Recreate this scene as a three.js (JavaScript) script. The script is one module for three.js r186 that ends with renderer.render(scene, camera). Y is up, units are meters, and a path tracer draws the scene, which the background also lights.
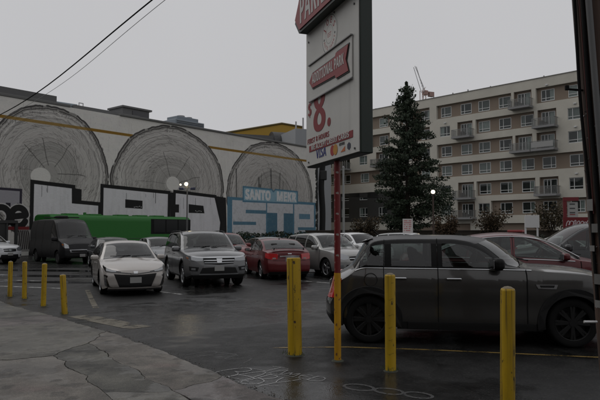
import * as THREE from 'three';
import { mergeGeometries, mergeVertices, toCreasedNormals } from 'three/addons/utils/BufferGeometryUtils.js';
import { RoundedBoxGeometry } from 'three/addons/geometries/RoundedBoxGeometry.js';
import { FontLoader } from 'three/addons/loaders/FontLoader.js';

// ---------------------------------------------------------------- camera, sky, sun, exposure
const scene = new THREE.Scene();
const camera = new THREE.PerspectiveCamera(36.87, 1024 / 683, 0.1, 1500);
const EYE = 1.48;
camera.position.set(0, EYE, 0);
camera.lookAt(0, EYE + Math.tan(2.96 * Math.PI / 180), -1);
const renderer = new THREE.WebGLRenderer({ antialias: true });
renderer.toneMapping = THREE.LinearToneMapping;
renderer.toneMappingExposure = 1.0;
renderer.shadowMap.enabled = true;

function rng(seed) { let a = seed >>> 0; return () => { a = (a + 0x6D2B79F5) | 0; let t = Math.imul(a ^ (a >>> 15), 1 | a); t = (t + Math.imul(t ^ (t >>> 7), 61 | t)) ^ t; return ((t ^ (t >>> 14)) >>> 0) / 4294967296; }; }
function hash2(x, y, s) { let n = Math.imul(x | 0, 374761393) + Math.imul(y | 0, 668265263) + Math.imul(s | 0, 2147483647); n = Math.imul(n ^ (n >>> 13), 1274126177); return ((n ^ (n >>> 16)) >>> 0) / 4294967296; }
function vnoise(x, y, s = 1, per = 0) { const xi = Math.floor(x), yi = Math.floor(y); let fx = x - xi, fy = y - yi; fx = fx * fx * (3 - 2 * fx); fy = fy * fy * (3 - 2 * fy); const m = per ? v => ((v % per) + per) % per : v => v; const a = hash2(m(xi), m(yi), s), b = hash2(m(xi + 1), m(yi), s), c = hash2(m(xi), m(yi + 1), s), d = hash2(m(xi + 1), m(yi + 1), s); return a + (b - a) * fx + (c - a) * fy + (a - b - c + d) * fx * fy; }
function fbm(x, y, s = 1, oct = 4, per = 0) { let v = 0, a = .5, t = 0; for (let i = 0; i < oct; i++) { v += a * vnoise(x, y, s + i * 17, per); t += a; a *= .5; x *= 2; y *= 2; per *= 2; } return v / t; }

// overcast sky: even grey cloud with faint large structure
{
  const w = 256, h = 128, data = new Float32Array(w * h * 4);
  for (let j = 0; j < h; j++) for (let i = 0; i < w; i++) {
    const el = ((j + .5) / h - .5) * Math.PI, s = Math.max(0, Math.sin(el));
    const az = i / w * Math.PI * 2, n = fbm(3 + Math.cos(az) * 2 * Math.cos(el) + 7, 3 + Math.sin(az) * 2 * Math.cos(el) + s * 2, 5, 4) - .5;
    let L = el > 0 ? .497 * (1 + .22 * s) * (1 + .16 * n) : .10;
    const k = (j * w + i) * 4; data[k] = L * .99; data[k + 1] = L * .99; data[k + 2] = L * 1.02; data[k + 3] = 1;
  }
  const sky = new THREE.DataTexture(data, w, h, THREE.RGBAFormat, THREE.FloatType);
  sky.mapping = THREE.EquirectangularReflectionMapping; sky.magFilter = THREE.LinearFilter; sky.minFilter = THREE.LinearFilter; sky.needsUpdate = true;
  scene.background = sky; scene.environment = sky;
}
const sun = new THREE.DirectionalLight(new THREE.Color(1, .98, .95), 0.5);
sun.position.set(-70, 95, -75); sun.castShadow = true; sun.shadow.radius = 90;
sun.shadow.mapSize.set(2048, 2048); sun.shadow.camera.left = -70; sun.shadow.camera.right = 70; sun.shadow.camera.top = 70; sun.shadow.camera.bottom = -70; sun.shadow.camera.far = 250;
scene.add(sun); sun.target.position.set(5, 0, -40); scene.add(sun.target);

// ---------------------------------------------------------------- helpers
const V = (x, y, z) => new THREE.Vector3(x, y, z);
const used = new Map();
function numbered(n) { const k = used.get(n) || 0; used.set(n, k + 1); return k ? n + '_' + String(k).padStart(3, '0') : n; }
function tag(o, label, category, group, kind) { o.userData = { ...o.userData, label }; if (category) o.userData.category = category; if (group) o.userData.group = group; if (kind) o.userData.kind = kind; return o; }
function thing(name, label, category, pos = [0, 0, 0], turn = 0, group) { const o = new THREE.Group(); o.name = numbered(name); o.position.set(...pos); o.rotation.y = turn; scene.add(o); return tag(o, label, category, group); }
function mesh(geo, mat) { const m = new THREE.Mesh(geo, mat); m.castShadow = m.receiveShadow = true; return m; }
function part(parent, name, geo, mat, pos, rot) { if (Array.isArray(geo)) geo = merge(geo); const m = mesh(geo, mat); m.name = name; if (pos) m.position.set(...pos); if (rot) m.rotation.set(...rot); parent.add(m); return m; }
function clean(g) { g = g.index ? g.toNonIndexed() : g; for (const k of Object.keys(g.attributes)) if (!['position', 'normal', 'uv'].includes(k)) g.deleteAttribute(k); if (!g.attributes.uv) g.setAttribute('uv', new THREE.BufferAttribute(new Float32Array(g.attributes.position.count * 2), 2)); return g; }
function merge(list) { return mergeGeometries(list.map(clean)); }
function box(w, h, d, x = 0, y = 0, z = 0, ry = 0, rz = 0, rx = 0) { const g = new THREE.BoxGeometry(w, h, d); if (rz) g.rotateZ(rz); if (rx) g.rotateX(rx); if (ry) g.rotateY(ry); g.translate(x, y, z); return g; }
function rbox(w, h, d, r, x = 0, y = 0, z = 0, ry = 0, rz = 0, seg = 2) { const g = new RoundedBoxGeometry(w, h, d, seg, r); if (rz) g.rotateZ(rz); if (ry) g.rotateY(ry); g.translate(x, y, z); return g; }
function tube(pts, r, seg = 24, rad = 7) { return new THREE.TubeGeometry(new THREE.CatmullRomCurve3(pts.map(p => V(...p))), seg, r, rad); }
function cyl(r0, r1, h, x = 0, y = 0, z = 0, n = 16) { const g = new THREE.CylinderGeometry(r1, r0, h, n); g.translate(x, y + h / 2, z); return g; }
function bar(a, b, r, n = 8) { const A = V(...a), B = V(...b), d = B.clone().sub(A), g = new THREE.CylinderGeometry(r, r, d.length(), n); g.applyQuaternion(new THREE.Quaternion().setFromUnitVectors(V(0, 1, 0), d.normalize())); g.translate((A.x + B.x) / 2 + 0, (A.y + B.y) / 2, (A.z + B.z) / 2); return g; }
const lin = (r, g, b) => new THREE.Color().setRGB(r, g === undefined ? r : g, b === undefined ? r : b);
const M = (color, roughness = .8, extra = {}) => new THREE.MeshStandardMaterial({ color, roughness, ...extra });
const MP = (color, roughness = .5, extra = {}) => new THREE.MeshPhysicalMaterial({ color, roughness, ...extra });
function canvas(w, h, draw, srgb = true) { const c = document.createElement('canvas'); c.width = w; c.height = h; draw(c.getContext('2d'), w, h); const t = new THREE.CanvasTexture(c); if (srgb) t.colorSpace = THREE.SRGBColorSpace; t.wrapS = t.wrapT = THREE.RepeatWrapping; return t; }
function dataTex(n, fn, srgb = true) { const d = new Uint8Array(n * n * 4); for (let j = 0; j < n; j++) for (let i = 0; i < n; i++) { const v = fn(i / n, j / n), k = (j * n + i) * 4; const a = Array.isArray(v) ? v : [v, v, v]; d[k] = a[0] * 255; d[k + 1] = a[1] * 255; d[k + 2] = a[2] * 255; d[k + 3] = 255; } const t = new THREE.DataTexture(d, n, n); t.magFilter = THREE.LinearFilter; t.minFilter = THREE.LinearMipmapLinearFilter; t.generateMipmaps = true; t.wrapS = t.wrapT = THREE.RepeatWrapping; if (srgb) t.colorSpace = THREE.SRGBColorSpace; t.needsUpdate = true; return t; }
const clamp = (x, a = 0, b = 1) => Math.min(b, Math.max(a, x));
const smooth = (a, b, x) => { const t = clamp((x - a) / (b - a)); return t * t * (3 - 2 * t); };
// ground height: X to the right, D = depth away from the street corner of the lot; the lot falls gently to the left
const SX = .6816, SD = -.7317;
const gy = (X, D) => -.27 * smooth(5, 15, -(X * SX + D * SD));
const on = (X, D, up = 0) => [X, gy(X, D) + up, -D];
const head = (hX, hD) => Math.atan2(hD, hX);      // turn that points local +x along (hX, hD)

// ---------------------------------------------------------------- ground, pavement, markings
function sheet(X0, X1, D0, D1, nx, nd, up, uvScale = 1) {
  const pos = [], uv = [], idx = [];
  for (let j = 0; j <= nd; j++) for (let i = 0; i <= nx; i++) { const X = X0 + (X1 - X0) * i / nx, D = D0 + (D1 - D0) * j / nd; pos.push(X, gy(X, D) + up, -D); uv.push(X * uvScale, D * uvScale); }
  for (let j = 0; j < nd; j++) for (let i = 0; i < nx; i++) { const a = j * (nx + 1) + i, b = a + 1, c = a + nx + 1, d = c + 1; idx.push(a, b, d, a, d, c); }
  const g = new THREE.BufferGeometry(); g.setAttribute('position', new THREE.Float32BufferAttribute(pos, 3)); g.setAttribute('uv', new THREE.Float32BufferAttribute(uv, 2)); g.setIndex(idx); g.computeVertexNormals(); return g;
}
const AS = 24;                                                  // metres per asphalt tile
const AN = 2048;
const asphaltMap = dataTex(AN, (u, v) => {
  const big = fbm(u * 6, v * 6, 3, 3, 6), mid = fbm(u * 40, v * 40, 9, 2, 40), pat = vnoise(u * 180, v * 180, 14, 180), fine = hash2(u * AN, v * AN, 4);
  let c = .13 + .11 * (big - .5) + .075 * (mid - .5) + .045 * (pat - .5) + .05 * (fine - .5);
  const crack = Math.abs(fbm(u * 5 + 40, v * 5 + 11, 31, 4, 5) - .5); if (crack < .004) c -= .05;
  const tar = fbm(u * 9 + 3, v * 9 + 5, 41, 3, 9); if (tar > .66) c -= .03;
  if (fine > .985) c += .10;
  c = Math.max(.05, c); return [c, c * .995, c * .975];
});
const asphaltRough = dataTex(AN, (u, v) => {
  const p = fbm(u * 9, v * 9, 21, 3, 9), q = fbm(u * 50, v * 50, 5, 2, 50), s = vnoise(u * 200, v * 200, 6, 200), f = hash2(u * AN, v * AN, 8);
  const wet = smooth(.47, .60, p + .30 * (q - .5) + .10 * (s - .5));
  const r = .54 - .30 * wet + .14 * (f - .5) * (1 - wet) + .12 * (s - .5);
  return clamp(r, .08, .8);
}, false);
const asphaltBump = dataTex(512, (u, v) => { const f = hash2(u * 512, v * 512, 2) * .6 + fbm(u * 60, v * 60, 6, 2, 60) * .4; return f; }, false);
for (const t of [asphaltMap, asphaltRough]) t.repeat.set(1, 1);
asphaltBump.repeat.set(8, 8);
const asphalt = MP(0xffffff, 1, { map: asphaltMap, roughnessMap: asphaltRough, bumpMap: asphaltBump, bumpScale: .0022, specularIntensity: .42 });
const ground = part(scene, 'parking_lot_ground', merge([sheet(-40, 50, -3, 75, 180, 156, 0, 1 / AS)]), asphalt);
ground.userData = { kind: 'structure', label: 'wet dark asphalt of the parking lot' };
const farG = part(scene, 'ground', merge([
  (() => { const s = new THREE.Shape(); s.moveTo(-900, -900); s.lineTo(900, -900); s.lineTo(900, 900); s.lineTo(-900, 900); s.closePath(); const h = new THREE.Path(); h.moveTo(-39.8, -2.8); h.lineTo(-39.8, 74.8); h.lineTo(49.8, 74.8); h.lineTo(49.8, -2.8); h.closePath(); s.holes.push(h); const g = new THREE.ShapeGeometry(s); g.rotateX(-Math.PI / 2); g.translate(0, -.29, 0); return g; })()]), M(lin(.045), .7));
farG.userData = { kind: 'structure', label: 'wet asphalt ground around the lot' };

// pavement slabs: along e (towards the near right), across n (away from the lot)
const eX = .6, eD = -.8, nX = -.8, nD = -.6, oX = -.22, oD = 5.34;
const pav = (a, c) => [oX + eX * a + nX * c, oD + eD * a + nD * c];
const concrete = (seed, base, tint) => dataTex(512, (u, v) => {
  const b = fbm(u * 5, v * 5, seed, 4, 5), m = fbm(u * 30, v * 30, seed + 3, 3, 30), f = hash2(u * 512, v * 512, seed), st = smooth(.52, .7, fbm(u * 4, v * 4, seed + 50, 4, 4));
  const spot = smooth(.63, .70, fbm(u * 16, v * 16, seed + 80, 4, 16)), pk = smooth(.5, .65, fbm(u * 3, v * 3, seed + 90, 3, 3)) * (seed === 63 || seed === 61 ? 1 : 0); tint = [tint[0], tint[1] * 1, tint[2]];
  let c = base - .07 * spot + .16 * (b - .5) + .09 * (m - .5) + .15 * (f - .5) - .06 * st;
  return [clamp(c * tint[0] * (1 + .05 * pk)), clamp(c * tint[1] * (1 - .02 * pk)), clamp(c * tint[2])];
});
const concRough = dataTex(512, (u, v) => { const p = fbm(u * 6, v * 6, 77, 4, 6); const q = fbm(u * 40, v * 40, 71, 3, 40); return .74 - .36 * smooth(.48, .66, p + .3 * (q - .5)); }, false);
const concBump = dataTex(512, (u, v) => hash2(u * 512, v * 512, 12) * .5 + fbm(u * 40, v * 40, 15, 3, 40) * .5, false);
const slabMats = [[60, .305, [1.03, 1, .92]], [61, .325, [1.05, 1, .93]], [62, .285, [1.02, 1, .92]], [63, .315, [1.06, .99, .96]]].map(a => MP(0xffffff, 1, { map: concrete(...a), roughnessMap: concRough, bumpMap: concBump, bumpScale: .003 }));
const pavement = new THREE.Group(); pavement.name = 'pavement'; scene.add(pavement); pavement.userData = { kind: 'structure', label: 'cracked wet concrete pavement' };
{
  const r = rng(5);
  // one shared list of joint points, so that neighbours keep the same broken edge
  const J = {
    // edge to the lot
    e0: [-30, .05], e1: [-16.5, .02], e2: [-12, 0], e3: [-8.3, -.22], e4: [-4.9, -.2], e5: [-2, -.06], e6: [-.95, -.02], e7: [1.6, .02], e8: [7, 0],
    // middle line
    m0: [-30, 1.5], m1: [-16.5, 1.3], m2: [-12, 1.3], m3: [-8.2, 1.25], m4: [-5.9, 1.25], a0: [-3.86, .4], a1: [-3.2, 1.02], c2: [-2.2, .57], c3: [-1.15, .62], c4: [-.74, .62], b2: [-1.05, 1.14], b3: [1.5, 1.25], m8: [7, 1.3], c5: [1.5, .62],
    // kerb side
    k0: [-30, 3.6], k1: [-16.5, 3.6], k2: [-12, 3.6], k3: [-8, 3.6], k4: [-3.4, 3.6], k6: [1.5, 3.6], k8: [7, 3.6], a2: [-3.35, 1.6], h1: [-6.9, -.21], h2: [-6.8, 1.25],
  };
  const polys = [['e0', 'e1', 'm1', 'm0'], ['e1', 'e2', 'm2', 'm1'], ['e2', 'e3', 'm3', 'm2'], ['e3', 'h1', 'h2', 'm3'], ['h1', 'e4', 'a0', 'a1', 'a2', 'm4', 'h2'], ['e4', 'e5', 'e6', 'c4', 'c3', 'c2', 'a0'],
    ['a0', 'c2', 'c3', 'c4', 'b2', 'a1'], ['e6', 'e7', 'c5', 'c4'], ['c4', 'c5', 'b3', 'b2'], ['a1', 'b2', 'b3', 'k6', 'k4', 'a2'], ['e7', 'e8', 'm8', 'b3', 'c5'], ['b3', 'm8', 'k8', 'k6'],
    ['m0', 'm1', 'k1', 'k0'], ['m1', 'm2', 'k2', 'k1'], ['m2', 'm3', 'h2', 'm4', 'a2', 'k4', 'k3', 'k2']];
  // broken edge between two joints, the same from both sides
  const isEdge = k => k[0] === 'e' || k === 'h1';
  function edge(p, q) { const sw = p > q; const [A, B] = sw ? [J[q], J[p]] : [J[p], J[q]]; const L = Math.hypot(B[0] - A[0], B[1] - A[1]), n = Math.max(2, Math.round(L / .045)), out = []; let seed = 0; for (const ch of (sw ? q + p : p + q)) seed = seed * 31 + ch.charCodeAt(0); const rough = (isEdge(p) && isEdge(q)) ? .055 : (/^[km]/.test(p) && /^[km]/.test(q)) ? .008 : .06; const ux = -(B[1] - A[1]) / L, uy = (B[0] - A[0]) / L; for (let i = 0; i < n; i++) { const t = i / n, w = Math.min(1, Math.min(t, 1 - t) * 6), o = ((fbm(t * L * 2.2, seed % 97, 3, 4) - .5) * 2 + (fbm(t * L * 9, seed % 89, 7, 3) - .5) * .9) * rough * w; out.push([A[0] + (B[0] - A[0]) * t + ux * o, A[1] + (B[1] - A[1]) * t + uy * o]); } if (sw) { out.push(B.slice()); out.reverse(); out.pop(); } return out; }
  polys.forEach((ids, i) => {
    let pts = []; ids.forEach((id, k) => pts.push(...edge(id, ids[(k + 1) % ids.length])));
    { let ar = 0; for (let k = 0; k < pts.length; k++) { const a = pts[k], b = pts[(k + 1) % pts.length]; ar += a[0] * b[1] - b[0] * a[1]; } if (ar < 0) pts.reverse(); }
    // shrink a little so that a real gap stays between slabs
    const gap = .006;
    const np = pts.length, sh = pts.map((p, k) => { const a = pts[(k + np - 1) % np], b = pts[(k + 1) % np]; let nx = b[1] - a[1], ny = -(b[0] - a[0]); const l = Math.hypot(nx, ny) || 1; nx /= l; ny /= l; return [p[0] - nx * gap * (.25 + 3.2 * Math.pow(fbm(k * .16, i, 9, 3), 2.2)), p[1] - ny * gap * (.25 + 3.2 * Math.pow(fbm(k * .16, i, 9, 3), 2.2))]; });
    const P = sh.map(p => { const q = pav(p[0], p[1]); return new THREE.Vector2(q[0], -q[1]); });
    const lift = .022 + .006 * r(), tx = .002 * (r() - .5);
    const tri = THREE.ShapeUtils.triangulateShape(P, []);
    // subdivide once through the extrude: top face from triangulation, sides as skirts
    const pos = [], uv = [];
    const top = v => { const X = v.x, D = -v.y; return [X, gy(X, D) + lift + tx * (X - P[0].x), -D]; };
    const o2 = [r() * 3, r() * 3];
    const push = (p, X, D) => { pos.push(...p); uv.push(X / 3 + o2[0], D / 3 + o2[1]); };
    const sub = (a, b, c, d) => { if (d > 0 && Math.max(a.distanceTo(b), b.distanceTo(c), c.distanceTo(a)) > .8) { const ab = a.clone().lerp(b, .5), bc = b.clone().lerp(c, .5), ca = c.clone().lerp(a, .5); sub(a, ab, ca, d - 1); sub(ab, b, bc, d - 1); sub(ca, bc, c, d - 1); sub(ab, bc, ca, d - 1); return; } const ar = (b.x - a.x) * (c.y - a.y) - (c.x - a.x) * (b.y - a.y); const [q, w] = ar < 0 ? [b, c] : [c, b]; for (const v of [a, q, w]) push(top(v), v.x, -v.y); };
    for (const [a, b, c] of tri) sub(P[a], P[b], P[c], 3);
    for (let k = 0; k < P.length; k++) { const a = P[k], b = P[(k + 1) % P.length], ta = top(a), tb = top(b), ba = [ta[0], ta[1] - .05, ta[2]], bb = [tb[0], tb[1] - .05, tb[2]]; for (const [p, v] of [[ta, a], [tb, b], [bb, b], [ta, a], [bb, b], [ba, a]]) push(p, v.x, -v.y); }
    const g = new THREE.BufferGeometry(); g.setAttribute('position', new THREE.Float32BufferAttribute(pos, 3)); g.setAttribute('uv', new THREE.Float32BufferAttribute(uv, 2)); g.computeVertexNormals();
    part(pavement, 'slab', g, slabMats[i % 4]);
  });
  // earth that shows in the joints
  const q = [pav(-30, .12), pav(7, .12), pav(7, 3.6), pav(-30, 3.6)], pos = [], N = 60;
  for (let k = 0; k < N; k++) { const f = (a, b, t) => [a[0] + (b[0] - a[0]) * t, a[1] + (b[1] - a[1]) * t]; const A = f(q[0], q[1], k / N), B = f(q[0], q[1], (k + 1) / N), C = f(q[3], q[2], (k + 1) / N), D = f(q[3], q[2], k / N); for (const p of [A, B, C, A, C, D]) pos.push(p[0], gy(p[0], p[1]) + .006, -p[1]); }
  const g = new THREE.BufferGeometry(); g.setAttribute('position', new THREE.Float32BufferAttribute(pos, 3)); g.computeVertexNormals();
  part(pavement, 'joint_earth', g, M(lin(.03, .028, .022), .95));
}
// paint on the asphalt: worn yellow lines as thin sheets that follow the ground
const wornAlpha = (seed, keep) => dataTex(256, (u, v) => { const n = fbm(u * 10, v * 10, seed, 4, 10), f = hash2(u * 256, v * 256, seed); return smooth(keep - .1, keep + .1, n + .25 * (f - .5)); }, false);
const linePaint = (color, seed, keep) => MP(color, .5, { alphaMap: wornAlpha(seed, keep), transparent: true });
function lineSheet(pts, w, up = .004) { // polyline of [X, D]
  const pos = [], uv = [], idx = []; let s = 0, k = 0;
  for (let i = 0; i < pts.length - 1; i++) { const [ax, ad] = pts[i], [bx, bd] = pts[i + 1], L = Math.hypot(bx - ax, bd - ad), n = Math.ceil(L / .4), nx = -(bd - ad) / L * w / 2, nd = (bx - ax) / L * w / 2; for (let j = 0; j <= n; j++) { const t = j / n, X = ax + (bx - ax) * t, D = ad + (bd - ad) * t; for (const q of [-1, 1]) { const x = X + q * nx, d = D + q * nd; pos.push(x, gy(x, d) + up, -d); uv.push((s + L * t) / 2, q * w / 4 + .5); } if (j) idx.push(k - 2, k, k - 1, k - 1, k, k + 1); k += 2; } s += L; }
  const g = new THREE.BufferGeometry(); g.setAttribute('position', new THREE.Float32BufferAttribute(pos, 3)); g.setAttribute('uv', new THREE.Float32BufferAttribute(uv, 2)); g.setIndex(idx); g.computeVertexNormals(); return g;
}
const yellowWorn = linePaint(lin(.21, .14, .04), 3, .51), ochreWorn = linePaint(lin(.10, .085, .055), 8, .47), whiteWorn = linePaint(lin(.45, .45, .43), 14, .5);
function marking(name, label, pts, w, m) { const o = part(scene, name, lineSheet(pts, w), m); o.name = numbered(name); o.userData = { label, kind: 'structure' }; return o; }
marking('parking_line', 'thin yellow parking line behind the bollards under the grey hatchback', [[-.35, 7.72], [.6, 7.74], [1.62, 7.56], [3.6, 7.09], [6, 6.5]], .055, yellowWorn);
marking('parking_line', 'broad worn ochre paint patch beside the pavement at the entrance', [[-4.4, 12.05], [-2.6, 9.85]], .42, ochreWorn);
marking('parking_line', 'worn ochre parking line in front of the beige hatchback', [[-6.3, 17.9], [-4.55, 13.5]], .13, ochreWorn);
for (const [a, b] of [[[-17, 26], [-8.6, 23.2]], [[-16, 23.5], [-7.8, 20.6]], [[-15, 21], [-7.2, 18.4]]]) marking('parking_bay_line', 'pale worn parking bay line on the wet asphalt before the black van', [a, b], .12, whiteWorn);
for (const [a, b] of [[[-6.2, 19.6], [-3.2, 16.6]], [[-1.4, 22.8], [1.4, 19.8]], [[1.2, 25], [4, 22]]]) marking('parking_bay_line', 'pale worn parking bay line between the parked cars', [a, b], .1, whiteWorn);
// sprayed scribbles
{
  const spray = (w, h, draw) => canvas(w, h, (c) => { c.fillStyle = '#000'; c.fillRect(0, 0, w, h); c.strokeStyle = '#fff'; c.lineCap = 'round'; c.lineJoin = 'round'; draw(c); const r = rng(w); c.fillStyle = '#000'; for (let i = 0; i < w * h / 26; i++) c.fillRect(r() * w, r() * h, 1 + r() * 2.4, 1 + r() * 2.4); for (let i = 0; i < 70; i++) { c.beginPath(); c.arc(r() * w, r() * h, 3 + r() * 9, 0, 6.3); c.globalAlpha = .3 + .5 * r(); c.fill(); } c.globalAlpha = 1; }, false);
  const put = (label, cx, cd, wid, hei, ang, tex, col = .42) => {
    const pos = [], uv = [], idx = [], n = 6, ca = Math.cos(ang), sa = Math.sin(ang);
    for (let j = 0; j <= n; j++) for (let i = 0; i <= n; i++) { const a = (i / n - .5) * wid, b = (j / n - .5) * hei, X = cx + ca * a - sa * b, D = cd + sa * a + ca * b; pos.push(X, gy(X, D) + .005, -D); uv.push(i / n, j / n); }
    for (let j = 0; j < n; j++) for (let i = 0; i < n; i++) { const a = j * (n + 1) + i; idx.push(a, a + 1, a + n + 2, a, a + n + 2, a + n + 1); }
    const g = new THREE.BufferGeometry(); g.setAttribute('position', new THREE.Float32BufferAttribute(pos, 3)); g.setAttribute('uv', new THREE.Float32BufferAttribute(uv, 2)); g.setIndex(idx); g.computeVertexNormals();
    const o = part(scene, 'sprayed_scribble', g, MP(lin(col), .7, { alphaMap: tex, transparent: true })); o.name = numbered('sprayed_scribble'); o.userData = { label, kind: 'structure' };
  };
  const wig = (c, pts) => { c.beginPath(); c.moveTo(pts[0], pts[1]); for (let i = 2; i + 3 < pts.length; i += 4) c.quadraticCurveTo(pts[i], pts[i + 1], pts[i + 2], pts[i + 3]); c.stroke(); };
  const big = spray(512, 320, c => { c.lineWidth = 6; c.strokeStyle = '#e8e8e8';
    wig(c, [50, 250, 20, 150, 80, 60, 110, 20, 150, 60, 170, 120, 110, 140, 190, 150, 160, 230, 110, 290, 50, 250]);
    wig(c, [170, 270, 180, 120, 215, 60, 250, 30, 268, 80, 285, 200, 290, 270]); wig(c, [175, 180, 230, 150, 300, 175]);
    wig(c, [300, 60, 310, 160, 300, 280]); wig(c, [300, 70, 380, 50, 370, 110, 350, 160, 305, 160, 400, 160, 390, 230, 360, 290, 300, 275]);
    wig(c, [400, 60, 420, 150, 445, 160]); wig(c, [495, 40, 470, 130, 445, 160, 425, 240, 430, 300]); c.lineWidth = 3; wig(c, [30, 290, 200, 210, 330, 240, 420, 250, 500, 200]); wig(c, [90, 40, 200, 10, 300, 50, 400, 20, 480, 30]); });
  const small = spray(512, 256, c => { c.lineWidth = 9; c.strokeStyle = '#c8c8c8'; wig(c, [20, 60, 70, 40, 140, 50]); wig(c, [80, 50, 80, 150, 70, 210]); wig(c, [120, 200, 150, 60, 165, 80, 180, 140, 200, 200]); wig(c, [210, 200, 225, 80, 240, 140, 255, 200, 270, 120, 285, 60, 300, 200]); wig(c, [370, 90, 320, 80, 320, 130, 320, 200, 380, 190]); wig(c, [325, 135, 350, 130, 365, 130]); wig(c, [410, 80, 410, 150, 410, 200, 500, 190, 490, 130, 470, 60, 405, 90]); });
  const rings = spray(512, 160, c => { c.lineWidth = 16; c.strokeStyle = '#8a8a8a'; for (const [x, y, rx, ry] of [[110, 80, 80, 45], [270, 85, 75, 40], [420, 90, 70, 40]]) { c.beginPath(); c.ellipse(x, y, rx, ry, .1, 0, 6.3); c.stroke(); } });
  const faint = spray(512, 256, c => { c.lineWidth = 7; c.strokeStyle = '#4c4c4c'; wig(c, [30, 200, 60, 40, 120, 60, 180, 90, 120, 200, 200, 120, 240, 60, 300, 20, 300, 150, 320, 220, 400, 100, 450, 60, 480, 200]); wig(c, [60, 100, 200, 30, 330, 90]); });
  put('sprayed white letters scribbled on the asphalt at the pavement edge', -.50, 6.18, .98, .66, -.72, big, .36);
  put('sprayed white letters scribbled in front of the thick bollard', -.06, 6.30, .86, .40, -.70, small, .26);
  put('faint sprayed rings on the asphalt before the bollards', .80, 5.64, .95, .36, -.45, rings, .11);
  put('faint sprayed lines on the asphalt near the thick bollard', -.9, 7.2, 1.0, .6, -.6, faint, .2);
}

// standing water
{
  const water = MP(lin(.012), .1, { specularIntensity: .9 });
  const puddle = (label, X, D, rx, rd, turn, seed) => { const s = new THREE.Shape(), n = 60; for (let i = 0; i < n; i++) { const a = i / n * Math.PI * 2, q = .45 + 1.1 * fbm(Math.cos(a) * 1.7 + 5, Math.sin(a) * 1.7 + 5, seed, 4), x = Math.cos(a) * rx * q, y = Math.sin(a) * rd * q; i ? s.lineTo(x, y) : s.moveTo(x, y); } s.closePath(); const g = new THREE.ShapeGeometry(s); g.rotateX(-Math.PI / 2); g.rotateY(turn); g.translate(X, gy(X, D) + .007, -D); const o = part(scene, 'puddle', g, water); o.name = numbered('puddle'); o.userData = { label, kind: 'structure' }; };
  puddle('long shallow puddle before the black van', -9.2, 23.4, 3.4, .55, -.15, 3); puddle('narrow puddle beyond the short bollards', -8.2, 20.6, 2.4, .35, -.1, 9); puddle('shallow puddle in the driving lane', -10.5, 26.5, 3.2, .5, -.2, 14);
}

// crumbs of concrete and asphalt along the broken pavement edge and in the cracks
{
  const r = rng(91), lines = [[[-12, .0], [-4.9, -.2]], [[-4.9, -.2], [-.95, -.02]], [[-.95, -.02], [2, .02]], [[-4.9, -.2], [-3.86, .4]], [[-3.86, .4], [-.74, .62]], [[-3.2, 1.02], [-1.05, 1.14]], [[-6, 1.25], [-3.2, 1.02]]];
  const mk = (name, label, geo, mat, count, s0, s1, spread, list, lift) => { const im = new THREE.InstancedMesh(geo, mat, count), m = new THREE.Matrix4(), q = new THREE.Quaternion(), e = new THREE.Euler(), cl = new THREE.Color(); for (let i = 0; i < count; i++) { const [A, B] = list[Math.floor(r() * list.length)], t = r(), g = (r() + r() + r() - 1.5) * spread, [X, D] = pav(A[0] + (B[0] - A[0]) * t, A[1] + (B[1] - A[1]) * t + g); e.set(r() * .6, r() * 6.28, r() * .6); q.setFromEuler(e); const s = s0 + (s1 - s0) * r() * r(); m.compose(V(X, gy(X, D) + lift + s * .25, -D), q, V(s, s * .6, s * (.6 + .6 * r()))); im.setMatrixAt(i, m); const k = .6 + .8 * r(); im.setColorAt(i, cl.setRGB(k, k, k)); } im.name = name; im.castShadow = im.receiveShadow = true; im.userData = { kind: 'stuff', label }; scene.add(im); };
  mk('gravel', 'crumbs of broken concrete along the pavement edge', new THREE.IcosahedronGeometry(1, 0), M(lin(.07, .066, .058), .9), 2600, .004, .014, .10, lines, .012);
}

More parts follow.
